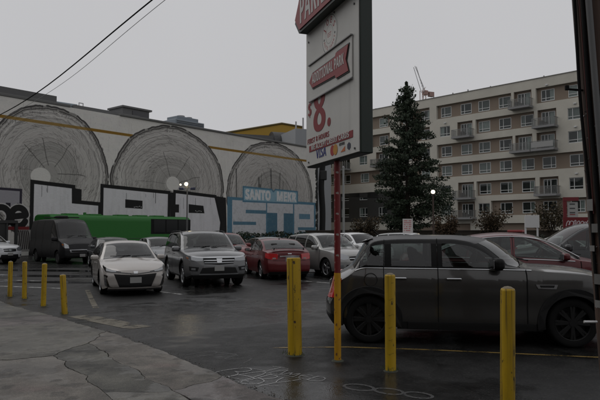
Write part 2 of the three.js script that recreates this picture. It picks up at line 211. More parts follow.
// ---------------------------------------------------------------- painted warehouse on the left (a = metres along the wall, from the frame's left edge to its far corner)
const WBASE = -.27;
{
  const A0 = -9, A1 = 27.63, Y1 = 8.75;
  const W = A1 - A0, H = Y1 - WBASE, PX = 2048 / W, TW = 2048, TH = Math.round(H * PX);
  const mural = canvas(TW, TH, (c) => {
    const X = a => (a - A0) * PX, Y = y => TH - (y - WBASE) * PX, r = rng(11);
    c.fillStyle = '#cfcdc7'; c.fillRect(0, 0, TW, TH);
    for (let i = 0; i < 5000; i++) { const g = 175 + r() * 40; c.fillStyle = `rgba(${g},${g - 2},${g - 6},.10)`; c.fillRect(r() * TW, r() * TH, 2 + r() * 46, 2 + r() * 22); }
    for (let i = 0; i < 700; i++) { c.fillStyle = `rgba(${40 + r() * 40},${40 + r() * 38},${40 + r() * 36},${.03 + r() * .05})`; c.fillRect(r() * TW, r() * TH * .7, 1 + r() * 2, 20 + r() * 180); }
    // faded ochre stripe, painted before the logs
    const stripe = (al) => { c.strokeStyle = `rgba(132,98,28,${al})`; c.lineWidth = .17 * PX; c.beginPath(); c.moveTo(X(A0), Y(7.66)); c.lineTo(X(0), Y(7.63)); c.lineTo(X(8), Y(7.6)); c.lineTo(X(16), Y(7.57)); c.lineTo(X(27.6), Y(7.58)); c.stroke(); };
    stripe(1);
    // three sawn log ends with growth rings
    const logs = [[2.75, 4.75, 3.75, 3.9], [11.45, 4.65, 4.75, 4.0], [21.7, 4.3, 5.2, 4.45], [-6.6, 4.6, 4.2, 3.9]];
    logs.forEach(([ca, cy, rx, ry], n) => {
      c.save(); c.beginPath(); c.rect(X(n ? logs[n][0] - rx - .35 : -1.6), 0, 2 * rx * PX + .7 * PX, TH); c.clip();
      const ring = (f, wob, seed) => { c.beginPath(); for (let k = 0; k <= 200; k++) { const th = k / 200 * Math.PI * 2, w = 1 + (fbm(Math.cos(th) * 2.4 + 5, Math.sin(th) * 2.4 + 5 + f * 3, seed, 4) - .5) * wob + (fbm(Math.cos(th) * 14 + 30, Math.sin(th) * 14 + 30 + f * 9, seed + 5, 3) - .5) * .028; const x = X(ca + Math.cos(th) * rx * f * w), y = Y(cy + Math.sin(th) * ry * f * w); k ? c.lineTo(x, y) : c.moveTo(x, y); } };
      ring(1, .06, 3 + n); c.fillStyle = '#8b8984'; c.fill();
      ring(.93, .07, 3 + n); c.fillStyle = '#b5b2ad'; c.fill();
      ring(.8, .08, 3 + n); c.fillStyle = '#aca9a4'; c.fill();
      ring(.46, .12, 3 + n); c.fillStyle = '#989691'; c.fill();
      for (let k = 0; k < 110; k++) { const f = .1 + .9 * Math.pow(r(), .7); ring(f, .07 + .06 * r(), 3 + n); const d = r(); c.strokeStyle = d < .5 ? `rgba(60,58,56,${.06 + .22 * r()})` : `rgba(222,220,214,${.08 + .22 * r()})`; c.lineWidth = .6 + r() * 1.6; c.setLineDash([20 + r() * 240, r() * 60]); c.stroke(); c.setLineDash([]); }
      for (const f of [.99, .955, .9, .83]) { ring(f, .06, 3 + n); c.strokeStyle = `rgba(40,38,38,${f > .93 ? .75 : .45})`; c.lineWidth = f > .98 ? 5.5 : f > .93 ? 2.6 : 1.5; c.setLineDash([90 + r() * 200, 4 + r() * 26, 30 + r() * 60, 3 + r() * 10]); c.stroke(); c.setLineDash([]); }
      for (let k = 0; k < 500; k++) { const th = r() * 6.28, f = .9 + r() * .1; c.fillStyle = `rgba(45,43,42,${.1 + .3 * r()})`; c.fillRect(X(ca + Math.cos(th) * rx * f), Y(cy + Math.sin(th) * ry * f), 1 + r() * 3, 2 + r() * 8); }
      // wavy strokes between the rings
      for (let k = 0; k < 620; k++) { const th = r() * 6.28, f = .34 + r() * .6; c.beginPath(); for (let q = 0; q < 6; q++) { const t2 = th + q * .02, ff = f + q * .006 + .006 * Math.sin(q * 2 + k); const x = X(ca + Math.cos(t2) * rx * ff), y = Y(cy + Math.sin(t2) * ry * ff); q ? c.lineTo(x, y) : c.moveTo(x, y); } c.strokeStyle = `rgba(60,58,56,${.2 + .3 * r()})`; c.lineWidth = 1.2; c.stroke(); }
      // drying cracks from the heart
      for (let k = 0; k < 9; k++) { let th = k / 9 * 6.28 + r() * .5, f = .12; c.beginPath(); c.moveTo(X(ca + Math.cos(th) * rx * f), Y(cy + Math.sin(th) * ry * f)); for (let q = 0; q < 8; q++) { f += .03 + r() * .05; th += (r() - .5) * .05; c.lineTo(X(ca + Math.cos(th) * rx * f), Y(cy + Math.sin(th) * ry * f)); } c.strokeStyle = 'rgba(50,48,46,.5)'; c.lineWidth = 1 + r() * 2; c.stroke(); }
      if (n === 2) for (let k = 0; k < 9; k++) { c.strokeStyle = `rgba(30,30,30,${.3 + .35 * r()})`; c.lineWidth = 4 + r() * 9; c.beginPath(); const x = X(ca - 4.2 + r() * 8.6); c.moveTo(x, Y(3.6 + r() * 3)); c.lineTo(x + (r() - .5) * 20, Y(3.2)); c.stroke(); }
      // plain disc at the heart
      if (n < 2) { c.fillStyle = '#cac8c2'; c.beginPath(); c.ellipse(X(n ? 11.5 : 2.2), Y(n ? 4.7 : 4.55), (n ? .56 : .58) * PX, .5 * PX, 0, 0, 6.3); c.fill(); }
      c.restore();
    });
    c.save(); c.beginPath(); c.rect(0, 0, X(6.6), TH); c.rect(X(16.4), 0, TW, TH); c.clip(); stripe(.75); c.restore();
    // grain and grime of the plaster over all
    for (let i = 0; i < 16000; i++) { const g = r() < .5 ? 40 : 200; c.fillStyle = `rgba(${g},${g},${g},.05)`; c.fillRect(r() * TW, r() * TH, 1 + r() * 3, 1 + r() * 5); }
    const poly = (pts, fill, stroke, w) => { c.beginPath(); pts.forEach(([a, y], i) => i ? c.lineTo(X(a), Y(y)) : c.moveTo(X(a), Y(y))); c.closePath(); if (fill) { c.fillStyle = fill; c.fill(); } if (stroke) { c.strokeStyle = stroke; c.lineWidth = w * PX; c.stroke(); } };
    const roll = (pts) => { poly(pts, '#c9c8ca', '#121212', .22); c.save(); poly(pts); c.clip(); for (let i = 0; i < 500; i++) { const g = 160 + r() * 60; c.fillStyle = `rgba(${g},${g},${g},.13)`; const x = X(pts[0][0]) + r() * 7 * PX; c.fillRect(x, Y(4.3) + r() * 4 * PX, 3 + r() * 9, 10 + r() * 60); } c.restore(); poly(pts, null, '#121212', .2); };
    // rolled block letters
    poly([[4.2, 4.0], [4.72, 3.95], [4.72, 3.1], [4.2, 3.1]], '#141414'); poly([[5.7, 3.1], [6.1, 3.1], [6.1, 0], [5.7, 0]], '#141414');
    roll([[1.72, 4.22], [4.2, 4.08], [4.22, 3.2], [5.95, 3.12], [5.95, 0], [1.72, 0]]);
    roll([[6.08, 4.25], [11.2, 4.08], [11.15, 0], [6.08, 0]]); poly([[7.75, 3.48], [9.05, 3.44], [9.05, 2.92], [7.75, 2.95]], '#121212');
    poly([[11.3, 4.1], [11.6, 4.1], [11.6, 0], [11.3, 0]], '#141414');
    poly([[15.3, 4.05], [16.45, 3.95], [16.6, 0], [15.6, 0]], '#161616');
    roll([[11.65, 4.18], [15.4, 4.0], [16.0, 2.1], [15.9, 1.3], [11.6, 1.3]]); poly([[12.9, 3.35], [14.25, 3.28], [14.35, 2.75], [12.9, 2.75]], '#121212'); poly([[11.4, 3.3], [12.05, 3.3], [12.05, 2.75], [11.4, 2.75]], '#141414');
    c.fillStyle = '#b9b9b9'; for (const [a, y] of [[8.4, 3.02], [13.5, 2.86]]) for (let k = 0; k < 5; k++) c.fillRect(X(a + k * .13), Y(y + r() * .08), 4, 3);
    // small tags left: rolled frame and round letters
    poly([[-.6, 3.75], [1.1, 3.72], [1.1, 2.7], [-.6, 2.7]], '#8f8d92', '#2a2632', .13);
    poly([[.3, 3.0], [.55, 3.0], [.55, 2.7], [.9, 2.7], [.9, 3.0], [1.05, 3.0], [1.05, 2.55], [.3, 2.55]], '#1c1a24');
    c.lineWidth = .34 * PX; c.strokeStyle = '#101010'; c.lineCap = 'round';
    const oval = (a, y, rx, ry, s0, s1) => { c.beginPath(); c.ellipse(X(a), Y(y), rx * PX, ry * PX, 0, s0, s1); c.stroke(); };
    for (const [w, col] of [[.46, '#b2b0ae'], [.34, '#101010']]) { c.lineWidth = w * PX; c.strokeStyle = col; oval(.05, 2.25, .46, .5, 0, 6.3); oval(1.0, 2.25, .42, .5, .5, 6.0); c.beginPath(); c.moveTo(X(.62), Y(2.25)); c.lineTo(X(1.4), Y(2.35)); c.stroke(); oval(-1.0, 2.25, .46, .5, 0, 6.3); }
    c.fillStyle = '#6e1f22'; c.fillRect(X(.4), Y(1.72), 1.2 * PX, .18 * PX); c.fillStyle = '#8d8b88'; c.fillRect(X(1.0), Y(1.55), .7 * PX, 1.2 * PX);
    c.strokeStyle = '#20191b'; c.lineWidth = 3; for (let k = 0; k < 6; k++) { c.beginPath(); c.moveTo(X(1.02 + k * .1), Y(1.5)); c.quadraticCurveTo(X(1.15 + k * .1), Y(1.0 + r() * .4), X(1.0 + k * .12), Y(.5)); c.stroke(); }
    // pale blue block letters and the name above them
    const blue = '#4f788d', pale = '#bfc1c4';
    const B = (a0, y0, a1, y1, col) => { c.fillStyle = col; c.fillRect(X(a0), Y(y1), (a1 - a0) * PX, (y1 - y0) * PX); };
    poly([[16.6, 4.05], [27.3, 3.98], [27.3, 1.0], [16.6, .9]], blue);
    poly([[17.1, 3.82], [27.05, 3.76], [27.05, 1.2], [17.1, 1.1]], pale);
    B(18.55, 2.85, 20.85, 3.12, '#4f7588'); B(17.2, 1.95, 19.7, 2.2, '#4f7588');            // S
    B(20.85, 1.15, 20.98, 3.8, blue); B(20.98, 1.15, 22.2, 2.95, '#456a7d'); B(23.0, 1.15, 24.2, 2.95, '#456a7d'); B(24.2, 1.15, 24.36, 3.78, blue);   // T
    B(25.0, 2.5, 26.5, 2.95, '#5d8296'); B(24.85, 1.55, 27.05, 1.8, '#4f7588'); B(25.0, 1.3, 26.9, 1.42, '#6d93a5');                             // P
    poly([[18.2, 4.95], [21.55, 4.9], [21.75, 4.75], [21.95, 4.92], [24.85, 4.88], [24.85, 3.75], [18.2, 3.7]], blue);
    poly([[18.35, 4.82], [21.5, 4.78], [21.7, 4.6], [22.0, 4.8], [24.7, 4.76], [24.7, 3.86], [18.35, 3.84]], '#86a9b8');
    c.fillStyle = '#d2d4d4'; c.textBaseline = 'alphabetic'; c.textAlign = 'center';
    for (const [t, a, w] of [['SANTO', 19.95, 2.95], ['MEKR', 23.35, 2.5]]) { c.save(); c.translate(X(a), Y(3.98)); c.font = 'bold 60px sans-serif'; const m = c.measureText(t).width; c.scale(w * PX / m, .72 * PX / 44); c.lineWidth = 5; c.strokeStyle = '#d2d4d4'; c.fillText(t, 0, 0); c.strokeText(t, 0, 0); c.restore(); }
    poly([[19.5, 1.0], [20, 1.55], [20.4, 1.0]], '#b9b9b9'); poly([[22.0, 1.0], [22.4, 1.5], [22.8, 1.0]], '#b9b9b9');
    for (let i = 0; i < 3000; i++) { const g = 60 + r() * 120; c.fillStyle = `rgba(${g},${g},${g},.06)`; c.fillRect(X(16.5) + r() * 11 * PX, Y(5) + r() * 4 * PX, 2 + r() * 10, 2 + r() * 10); }
    for (let i = 0; i < 22; i++) { const a = 1.8 + r() * 25; c.fillStyle = `rgba(20,20,20,${.25 + .4 * r()})`; c.fillRect(X(a), Y(4.1 - r() * .3 - (a > 16 ? 2.6 : 0)), 1 + r() * 1.5, 6 + r() * 40); }
    // dark creeper stains at the far corner
    for (let i = 0; i < 260; i++) { c.fillStyle = `rgba(24,26,24,${.3 + .5 * r()})`; c.beginPath(); c.arc(X(27.35 + .3 * r()), Y(1.2 + r() * 6), 2 + r() * 7, 0, 6.3); c.fill(); }
  });
  mural.wrapS = mural.wrapT = THREE.ClampToEdgeWrapping;
  const wallBump = dataTex(256, (u, v) => fbm(u * 40, v * 40, 8, 3, 40) * .6 + hash2(u * 256, v * 256, 3) * .4, false); wallBump.repeat.set(14, 4);
  const th = Math.atan2(.771, .637);                 // local +x runs along the wall
  const o = thing('painted_warehouse', 'long low warehouse whose plaster wall is painted with huge sawn log ends', 'building', [-20.8, -.444, -41.6], th); o.scale.setScalar(1.3);
  // wall: local z points back from the lot? local +z = towards the lot's right-hand side
  const front = new THREE.PlaneGeometry(W, H, 60, 10); front.translate(A0 + W / 2, WBASE + H / 2, 0);
  part(o, 'painted_wall', front, MP(0xffffff, .9, { map: mural, bumpMap: wallBump, bumpScale: .012 }));
  const grey = M(lin(.26, .255, .24), .9), dark = M(lin(.03), .8), capM = M(lin(.12, .12, .115), .7);
  part(o, 'rear_walls', [box(W - .02, H - .02, 22, A0 + W / 2, WBASE + H / 2 - .01, -11.03)], grey);
  part(o, 'parapet_coping', [rbox(20.4, .14, .5, .03, 17.45, Y1 + .07, -.16)], capM);
  part(o, 'parapet_coping', [rbox(12, .16, .9, .03, -2.1 , Y1 + .03 + .05, -.4)], capM);
  // things on the roof
  part(o, 'roof_fascia', [box(12.6, .62, 5, -3.2, 8.98, -2.6)], M(lin(.10), .7));
  part(o, 'roof_wall', [box(12.0, .3, 4.4, -3.2, 8.5, -2.8)], M(lin(.17), .7));
  part(o, 'duct_box', [rbox(1.9, .5, 1.6, .03, 3.9, 8.92, -1.6, -.1)], M(lin(.24, .28, .31), .4, { metalness: .5 }));
  part(o, 'roof_ladder', [bar([4.85, 8.7, -.7], [4.85, 9.3, -.7], .03), bar([5.12, 8.7, -.7], [5.12, 9.3, -.7], .03), bar([4.85, 9.28, -.7], [5.12, 9.28, -.7], .03), bar([4.85, 9.0, -.7], [5.12, 9.0, -.7], .02)], M(lin(.5), .5));
  part(o, 'roof_deck_slab', [box(4.6, .3, 3, 6.7, 8.9, -1.9)], M(lin(.13), .8));
  const pent = part(o, 'stair_penthouse', [box(2.1, .95, 1.6, 9.45, 9.2, -2.2), box(2.35, .12, 1.8, 9.5, 9.74, -2.2)], M(lin(.12), .8));
  part(pent, 'penthouse_opening_dark', [box(1.3, .7, .06, 9.8, 9.2, -1.38)], M(lin(.07, .07, .075), .6));  // dark flat panel: the shade inside the penthouse opening, put into its colour
  const ac = part(o, 'cooling_unit', [rbox(2.7, .85, 1.5, .04, 14.2, 9.15, -2.2), rbox(2.0, .3, 1.2, .04, 14.1, 9.7, -2.2)], M(lin(.19, .22, .25), .5, { metalness: .3 }));
  part(ac, 'cooling_louvre', Array.from({ length: 5 }, (_, i) => box(2.5, .04, .06, 14.2, 8.95 + i * .13, -1.43, 0, 0, .5)), M(lin(.13, .14, .15), .5));
  for (const [fx, fr_] of [[13.9, .3], [14.7, .22]]) part(ac, 'cooling_fan', [cyl(fr_, fr_, .16, fx, 9.84, -2.2)], M(lin(.25), .5));
  // black framed shutter at the left
  const sh = part(o, 'shutter_frame', [box(.14, 2.3, .12, .86, .85, .06), box(3.2, .16, .14, -.7, 1.98, .07), box(.1, 2.3, .12, .35, .85, .06)], dark);
  part(sh, 'shutter', [box(2.3, 2.2, .06, -.85, .82, .035)], M(lin(.02), .5));
}
// yellow block and pale block behind the warehouse
{
  const th = Math.atan2(.771, .637);
  const y = thing('yellow_building', 'mustard yellow block with a sloping roof edge behind the warehouse', 'building', [-9.1, WBASE * 1.4 - .59, -105], th - .55); y.scale.setScalar(1.4);
  const s = new THREE.Shape(); s.moveTo(-7, 0); s.lineTo(7.2, 0); s.lineTo(7.2, 15.2); s.lineTo(4.4, 15.5); s.lineTo(-7, 13.0); s.closePath();
  const g = new THREE.ExtrudeGeometry(s, { depth: 6, bevelEnabled: false }); g.translate(0, 0, -6);
  part(y, 'yellow_wall', g, M(lin(.38, .235, .035), .8));
  part(y, 'roof_trim', [bar([-7, 13.05, .05], [4.4, 15.55, .05], .12), bar([4.4, 15.55, .05], [7.2, 15.25, .05], .12)], M(lin(.12, .09, .03), .7));
  part(y, 'grey_annex', [box(9, 1.6, 3, -1.5, 12.6, 1.5)], M(lin(.10), .8));
  part(y, 'tank', [new THREE.CylinderGeometry(1.7, 1.7, 3, 24).rotateZ(Math.PI / 2).translate(4, 12.4, 1.6)], M(lin(.05), .6));
  const p = thing('pale_building', 'small pale block with roof pipes beside the yellow building', 'building', [.9, WBASE * 1.4 - .59, -100.8], th - .5); p.scale.setScalar(1.4);
  part(p, 'wall', [box(4.5, 13.6, 5, 0, 6.8, 0)], M(lin(.28, .29, .3), .8));
  for (let i = 0; i < 5; i++) part(p, 'roof_pipe', [cyl(.09, .09, 1.1 + (i % 3) * .5, -1.8 + i * .9, 13.5, 1.5)], M(lin(.35), .5));
}
// ---------------------------------------------------------------- apartment block (a metres from the frame's right edge towards its far left end; local x = -a)
const glassPane = MP(lin(.8, .84, .83), .03, { transmission: 1, thickness: 0, ior: 1.38 });
{
  const o = thing('apartment_building', 'long six storey apartment block in cream and taupe with recessed balconies', 'building', [36.4, 0, -78], Math.atan2(-.727, .686));
  const cream = M(0xffffff, .9, { map: dataTex(256, (u, v) => { const n = fbm(u * 8, v * 8, 4, 4, 8), f = hash2(u * 256, v * 256, 3), c = .72 + .05 * (n - .5) + .03 * (f - .5); return [c, c * .98, c * .92]; }) });
  cream.map.repeat.set(.12, .12);
  const taupe = M(lin(.205, .162, .125), .9), char = M(lin(.030, .030, .028), .7), frameM = M(lin(.55, .56, .55), .5), slabM = M(lin(.22), .8), railM = M(lin(.2, .205, .2), .5, { metalness: .4 });
  const rowY = [20.05, 16.95, 13.85, 10.8, 7.7, 4.75];
  const rect = (x0, y0, x1, y1) => { const p = new THREE.Path(); p.moveTo(x0, y0); p.lineTo(x1, y0); p.lineTo(x1, y1); p.lineTo(x0, y1); p.closePath(); return p; };
  const AL = 48.2, AR = -12;                                   // extent in a
  const white = new THREE.Shape(); white.moveTo(27.9, WBASE + .02); for (const [x, y] of [[27.9, 8.2], [AL, 8.2], [AL, 22.5], [AR, 22.5], [AR, WBASE + .02]]) white.lineTo(x, y); white.closePath();
  const darkS = new THREE.Shape(); darkS.moveTo(27.92, 3.1); for (const [x, y] of [[AL, 3.1], [AL, 8.19], [27.92, 8.19]]) darkS.lineTo(x, y); darkS.closePath();
  const back = new THREE.Shape(); back.moveTo(AR + .1, WBASE + .02); for (const [x, y] of [[AL - .1, WBASE + .02], [AL - .1, 22.2], [AR + .1, 22.2]]) back.lineTo(x, y); back.closePath();
  const C = [.4, 4.1, 7.1, 10.4, 13.7, 16.7, 20.2, 24, 27.6, 32.6, 36.9, 41.2, 45.3, -4, -8.2];
  const wins = [], bays = [];
  const band = (r, a0, a1, cols) => { white.holes.push(rect(a0, rowY[r] - 1.02, a1, rowY[r] + 1.12)); for (const k of cols) { wins.push([C[k], rowY[r], 1]); back.holes.push(rect(C[k] - .93, rowY[r] - .8, C[k] + .93, rowY[r] + .8)); } };
  const flat = (r, k, inDark) => { (inDark ? darkS : white).holes.push(rect(C[k] - .9, rowY[r] - .8, C[k] + .9, rowY[r] + .8)); wins.push([C[k], rowY[r], 0]); };
  const bay = (r, a0, a1) => { white.holes.push(rect(a0, rowY[r] - 1.36, a1, rowY[r] + 1.12)); bays.push([a0, a1, rowY[r] - 1.36, r]); const m = (a0 + a1) / 2; back.holes.push(rect(m - .95, rowY[r] - 1.3, m + .95, rowY[r] + .85)); };
  band(0, 9.2, 21.7, [3, 4, 5, 6]); bay(0, 6.2, 8.8); band(0, -11, 5.6, [0, 1, 13, 14]); band(0, 23, 29, [7, 8]); band(0, 31, 47, [9, 10, 11, 12]);
  flat(1, 6); bay(1, 15.4, 18); band(1, 5.9, 14.9, [2, 3, 4]); bay(1, 2.8, 5.4); flat(1, 0); flat(1, 13); band(1, 23, 29, [7, 8]); band(1, 31, 35.1, [9]); flat(1, 10); band(1, 39, 47, [11, 12]);
  band(2, 9.1, 21.7, [3, 4, 5, 6]); bay(2, 6.2, 8.7); bay(2, 2.9, 5.6); flat(2, 0); flat(2, 13); band(2, 23, 29, [7, 8]); bay(2, 31.3, 34); flat(2, 10); bay(2, 40, 42.6); flat(2, 12);
  band(3, -11, 21.7, [0, 1, 2, 3, 4, 5, 6, 13]); band(3, 23, 29, [7, 8]); band(3, 31, 47, [9, 10, 11, 12]);
  bay(4, 15.3, 18); band(4, 5.9, 14.9, [2, 3, 4]); bay(4, 2.7, 5.3); flat(4, 0); flat(4, 13); flat(4, 6);
  bay(5, 15.2, 18.1); flat(5, 4); band(5, -11, 12.6, [0, 1, 2, 3, 13]); flat(5, 6);
  for (const r of [4, 5]) for (const k of [9, 10, 11, 12]) flat(r, k, true);
  // ground floor openings right and left
  white.holes.push(rect(4, .2, 14, 2.6), rect(16, .2, 26, 2.6), rect(-10, .2, 2, 2.6));
  const ext = (s, z0, z1, m, n) => { const g = new THREE.ExtrudeGeometry(s, { depth: z1 - z0, bevelEnabled: false }); g.scale(-1, 1, 1); g.translate(0, 0, z0); const p = g.attributes.position; for (let i = 0; i < p.count; i += 3) { for (const at of [g.attributes.position, g.attributes.uv]) { const s3 = at.itemSize; for (let k = 0; k < s3; k++) { const t = at.array[(i + 1) * s3 + k]; at.array[(i + 1) * s3 + k] = at.array[(i + 2) * s3 + k]; at.array[(i + 2) * s3 + k] = t; } } } g.computeVertexNormals(); return part(o, n, g, m); };
  ext(white, -.45, 0, cream, 'cream_wall'); ext(darkS, -.45, -.02, char, 'charcoal_wall'); ext(back, -.62, -.47, taupe, 'taupe_wall');
  part(o, 'building_core', [box(AL - AR - .6, 22, 16, -(AL + AR) / 2, 11, -9.2)], M(lin(.08), .9));
  for (const ex of [-AL + .14, -AR - .14]) part(o, 'end_wall', [box(.3, 22.4, 17, ex, 11, -8.97)], cream);
  part(o, 'roof_slab', [box(AL - AR - .1, .3, 17, -(AL + AR) / 2, 22.1, -9)], slabM);
  part(o, 'parapet_cap', [box(AL - AR + .1, .1, .6, -(AL + AR) / 2, 22.55, -.22)], M(lin(.2, .195, .18), .8));
  { const r = rng(3); for (let k = 0; k < 16; k++) { const a = -10 + k * 3.6 + r() * 2; part(o, 'roof_vent', [cyl(.09, .09, .3 + r() * .35, -a, 22.55, -1.2)], slabM); } }
  part(o, 'entrance_canopy', [box(19, 1.35, 2.2, -38.4, 2.35, 1.0)], cream);
  for (const a of [30, 34, 38, 42, 46]) part(o, 'entrance_column', [box(.35, 2, .35, -a, .7, 1.6)], char);
  { for (const [r, k] of [[1, 0], [2, 0], [1, 6], [4, 0], [0, 1]]) part(o, 'wall_vent_hood', [box(.35, .16, .2, -(C[k] - .4 + .3), rowY[r] + 1.32, .1)], frameM); }
  // windows
  const r = rng(21);
  const fr = (w, h, mull) => merge([box(w, .07, .1, 0, h / 2 - .035, 0), box(w, .09, .13, 0, -h / 2 + .045, .01), box(.07, h - .18, .1, -w / 2 + .035, 0, 0), box(.07, h - .18, .1, w / 2 - .035, 0, 0), box(.07, h - .18, .09, mull, .01, 0), box(w - .14, .07, .09, 0, -h * .23, .002)]);
  const fG = [fr(1.84, 1.58, -.28), fr(1.84, 1.58, .28)], pG = new THREE.BoxGeometry(1.72, 1.44, .012);
  const blindsAndRoomDark = [M(lin(.38, .385, .37), .9), M(lin(.22, .225, .215), .9), M(lin(.12, .122, .118), .9), M(lin(.028), .9)];  // three blind tones; the last, near-black, is painted darkness of the unlit room
  const bG = new THREE.PlaneGeometry(1.78, 1.5), bH = new THREE.PlaneGeometry(.62, 1.5);
  for (const [a, y, rec] of wins) {
    const f = part(o, 'window', fG[r() < .5 ? 0 : 1], frameM, [-a, y, rec ? -.5 : -.14]);
    part(f, 'pane', pG, glassPane, [0, 0, -.01]);
    const q = r(); part(f, 'blind_or_room_dark', bG, blindsAndRoomDark[q < .2 ? 0 : q < .36 ? 1 : q < .5 ? 2 : 3], [0, 0, -.09]);  // real blind, else the near-black plane that paints the room's darkness
    if (q >= .5 && r() < .6) part(f, 'curtain', bH, blindsAndRoomDark[r() < .5 ? 0 : 1], [r() < .5 ? -.55 : .55, 0, -.075]);
  }
  const dG = merge([box(1.9, .08, .1, 0, 2.1, 0), box(.08, 2.06, .1, -.91, 1.03, 0), box(.08, 2.06, .1, .91, 1.03, 0), box(.1, 2.06, .1, .05, 1.03, 0), box(.07, 2.06, .09, -.42, 1.03, 0), box(1.74, .08, .1, 0, .12, 0)]), dP = new THREE.BoxGeometry(1.8, 2, .012);
  for (const [a0, a1, y0, row] of bays) {
    const m = (a0 + a1) / 2, w = a1 - a0;
    for (const sx of [-a0 - .032, -a1 + .032]) part(o, 'balcony_side', [box(.06, 2.44, .5, sx, y0 + 1.24, -.3)], taupe);
    const d = part(o, 'balcony_door', dG, frameM, [-m, y0 + .05, -.52]); part(d, 'pane', dP, glassPane, [0, 1.06, -.01]); part(d, 'blind_or_room_dark', new THREE.PlaneGeometry(1.8, 2), blindsAndRoomDark[3], [0, 1.05, -.085]); if (r() < .6) part(d, 'curtain', new THREE.PlaneGeometry(.6, 2), blindsAndRoomDark[0], [.5, 1.05, -.07]);  // plane behind the door pane is painted near-black as unlit room
    const s = part(o, 'balcony', [box(w + .5, .3, 1.5, -m, y0 - .02, .62)], slabM);
    const rails = [box(w + .5, .05, .05, -m, y0 + 1.15, 1.33), box(.05, .05, 1.3, -m - w / 2 - .22, y0 + 1.15, .66), box(.05, .05, 1.3, -m + w / 2 + .22, y0 + 1.15, .66), box(w + .44, .04, .03, -m, y0 + .22, 1.33)];
    const nb = 22; for (let i = 0; i <= nb; i++) rails.push(box(.045, .95, .02, -m - w / 2 - .2 + (w + .4) * i / nb, y0 + .65, 1.33)); for (let i = 1; i < 9; i++) for (const q of [-1, 1]) rails.push(box(.02, .95, .045, -m + q * (w / 2 + .22), y0 + .65, 1.33 - i * .145));
    part(s, 'railing', rails, railM);
    if (r() < .7) part(s, 'balcony_furniture', [rbox(.5, .7, .5, .05, -m - .5 + r(), y0 + .5, .7), rbox(.4, .45, .4, .05, -m + .7 * r(), y0 + .36, .8)], M(lin(.05, .045, .04), .8));
    if (row === 2 && a0 < 5) part(s, 'balcony_screen', [box(w + .3, .75, .02, -m, y0 + .66, 1.36)], M(lin(.3, .3, .29), .8));
  }
}

// ---------------------------------------------------------------- cars: a skin of stations (front to rear) and rows (sill to roof), split into doors, panes, hood, roof
function pchip(P) {
  const n = P.length, h = [], dl = [], m = new Array(n).fill(0);
  for (let i = 0; i < n - 1; i++) { h[i] = P[i + 1][0] - P[i][0]; dl[i] = (P[i + 1][1] - P[i][1]) / h[i]; }
  m[0] = dl[0]; m[n - 1] = dl[n - 2];
  for (let i = 1; i < n - 1; i++) m[i] = dl[i - 1] * dl[i] <= 0 ? 0 : 3 * (h[i - 1] + h[i]) / ((2 * h[i] + h[i - 1]) / dl[i - 1] + (h[i] + 2 * h[i - 1]) / dl[i]);
  return x => { if (x <= P[0][0]) return P[0][1]; if (x >= P[n - 1][0]) return P[n - 1][1]; let i = 0; while (x > P[i + 1][0]) i++; const t = (x - P[i][0]) / h[i], a = t * t * (3 - 2 * t); return P[i][1] * (1 - a) + P[i + 1][1] * a + h[i] * (t * (1 - t) * (1 - t) * m[i] - t * t * (1 - t) * m[i + 1]); };
}
const rubber = MP(lin(.008), .9, { specularIntensity: .4 }), plastic = MP(lin(.012), .65, { specularIntensity: .5 }), matteBlack = MP(lin(.006), .55, { specularIntensity: .35 }), blackGloss = MP(lin(.008), .12, { clearcoat: 1 }), chrome = M(lin(.55, .56, .57), .18, { metalness: 1 }), alloy = M(lin(.36, .37, .38), .35, { metalness: .9 }), cabin = M(lin(.022, .021, .02), .8), cabinLight = M(lin(.11, .1, .09), .85);
const carGlass = MP(lin(.40, .45, .43), .02, { transmission: 1, thickness: 0, ior: 1.55 }), dimGlass = MP(lin(.20, .22, .22), .02, { transmission: 1, thickness: 0, ior: 1.55 });
const lampClear = MP(lin(.30, .31, .32), .08, { clearcoat: 1, metalness: .6 }), lampRed = MP(lin(.48, .018, .02), .12, { clearcoat: 1 }), lampAmber = MP(lin(.35, .10, .02), .15, { clearcoat: 1 }), plateM = M(lin(.27, .27, .26), .5);
const paint = (r, g, b, metal = .35, rough = .38, coat = .9) => MP(lin(r, g, b), rough, { metalness: metal, clearcoat: coat, clearcoatRoughness: .06 });

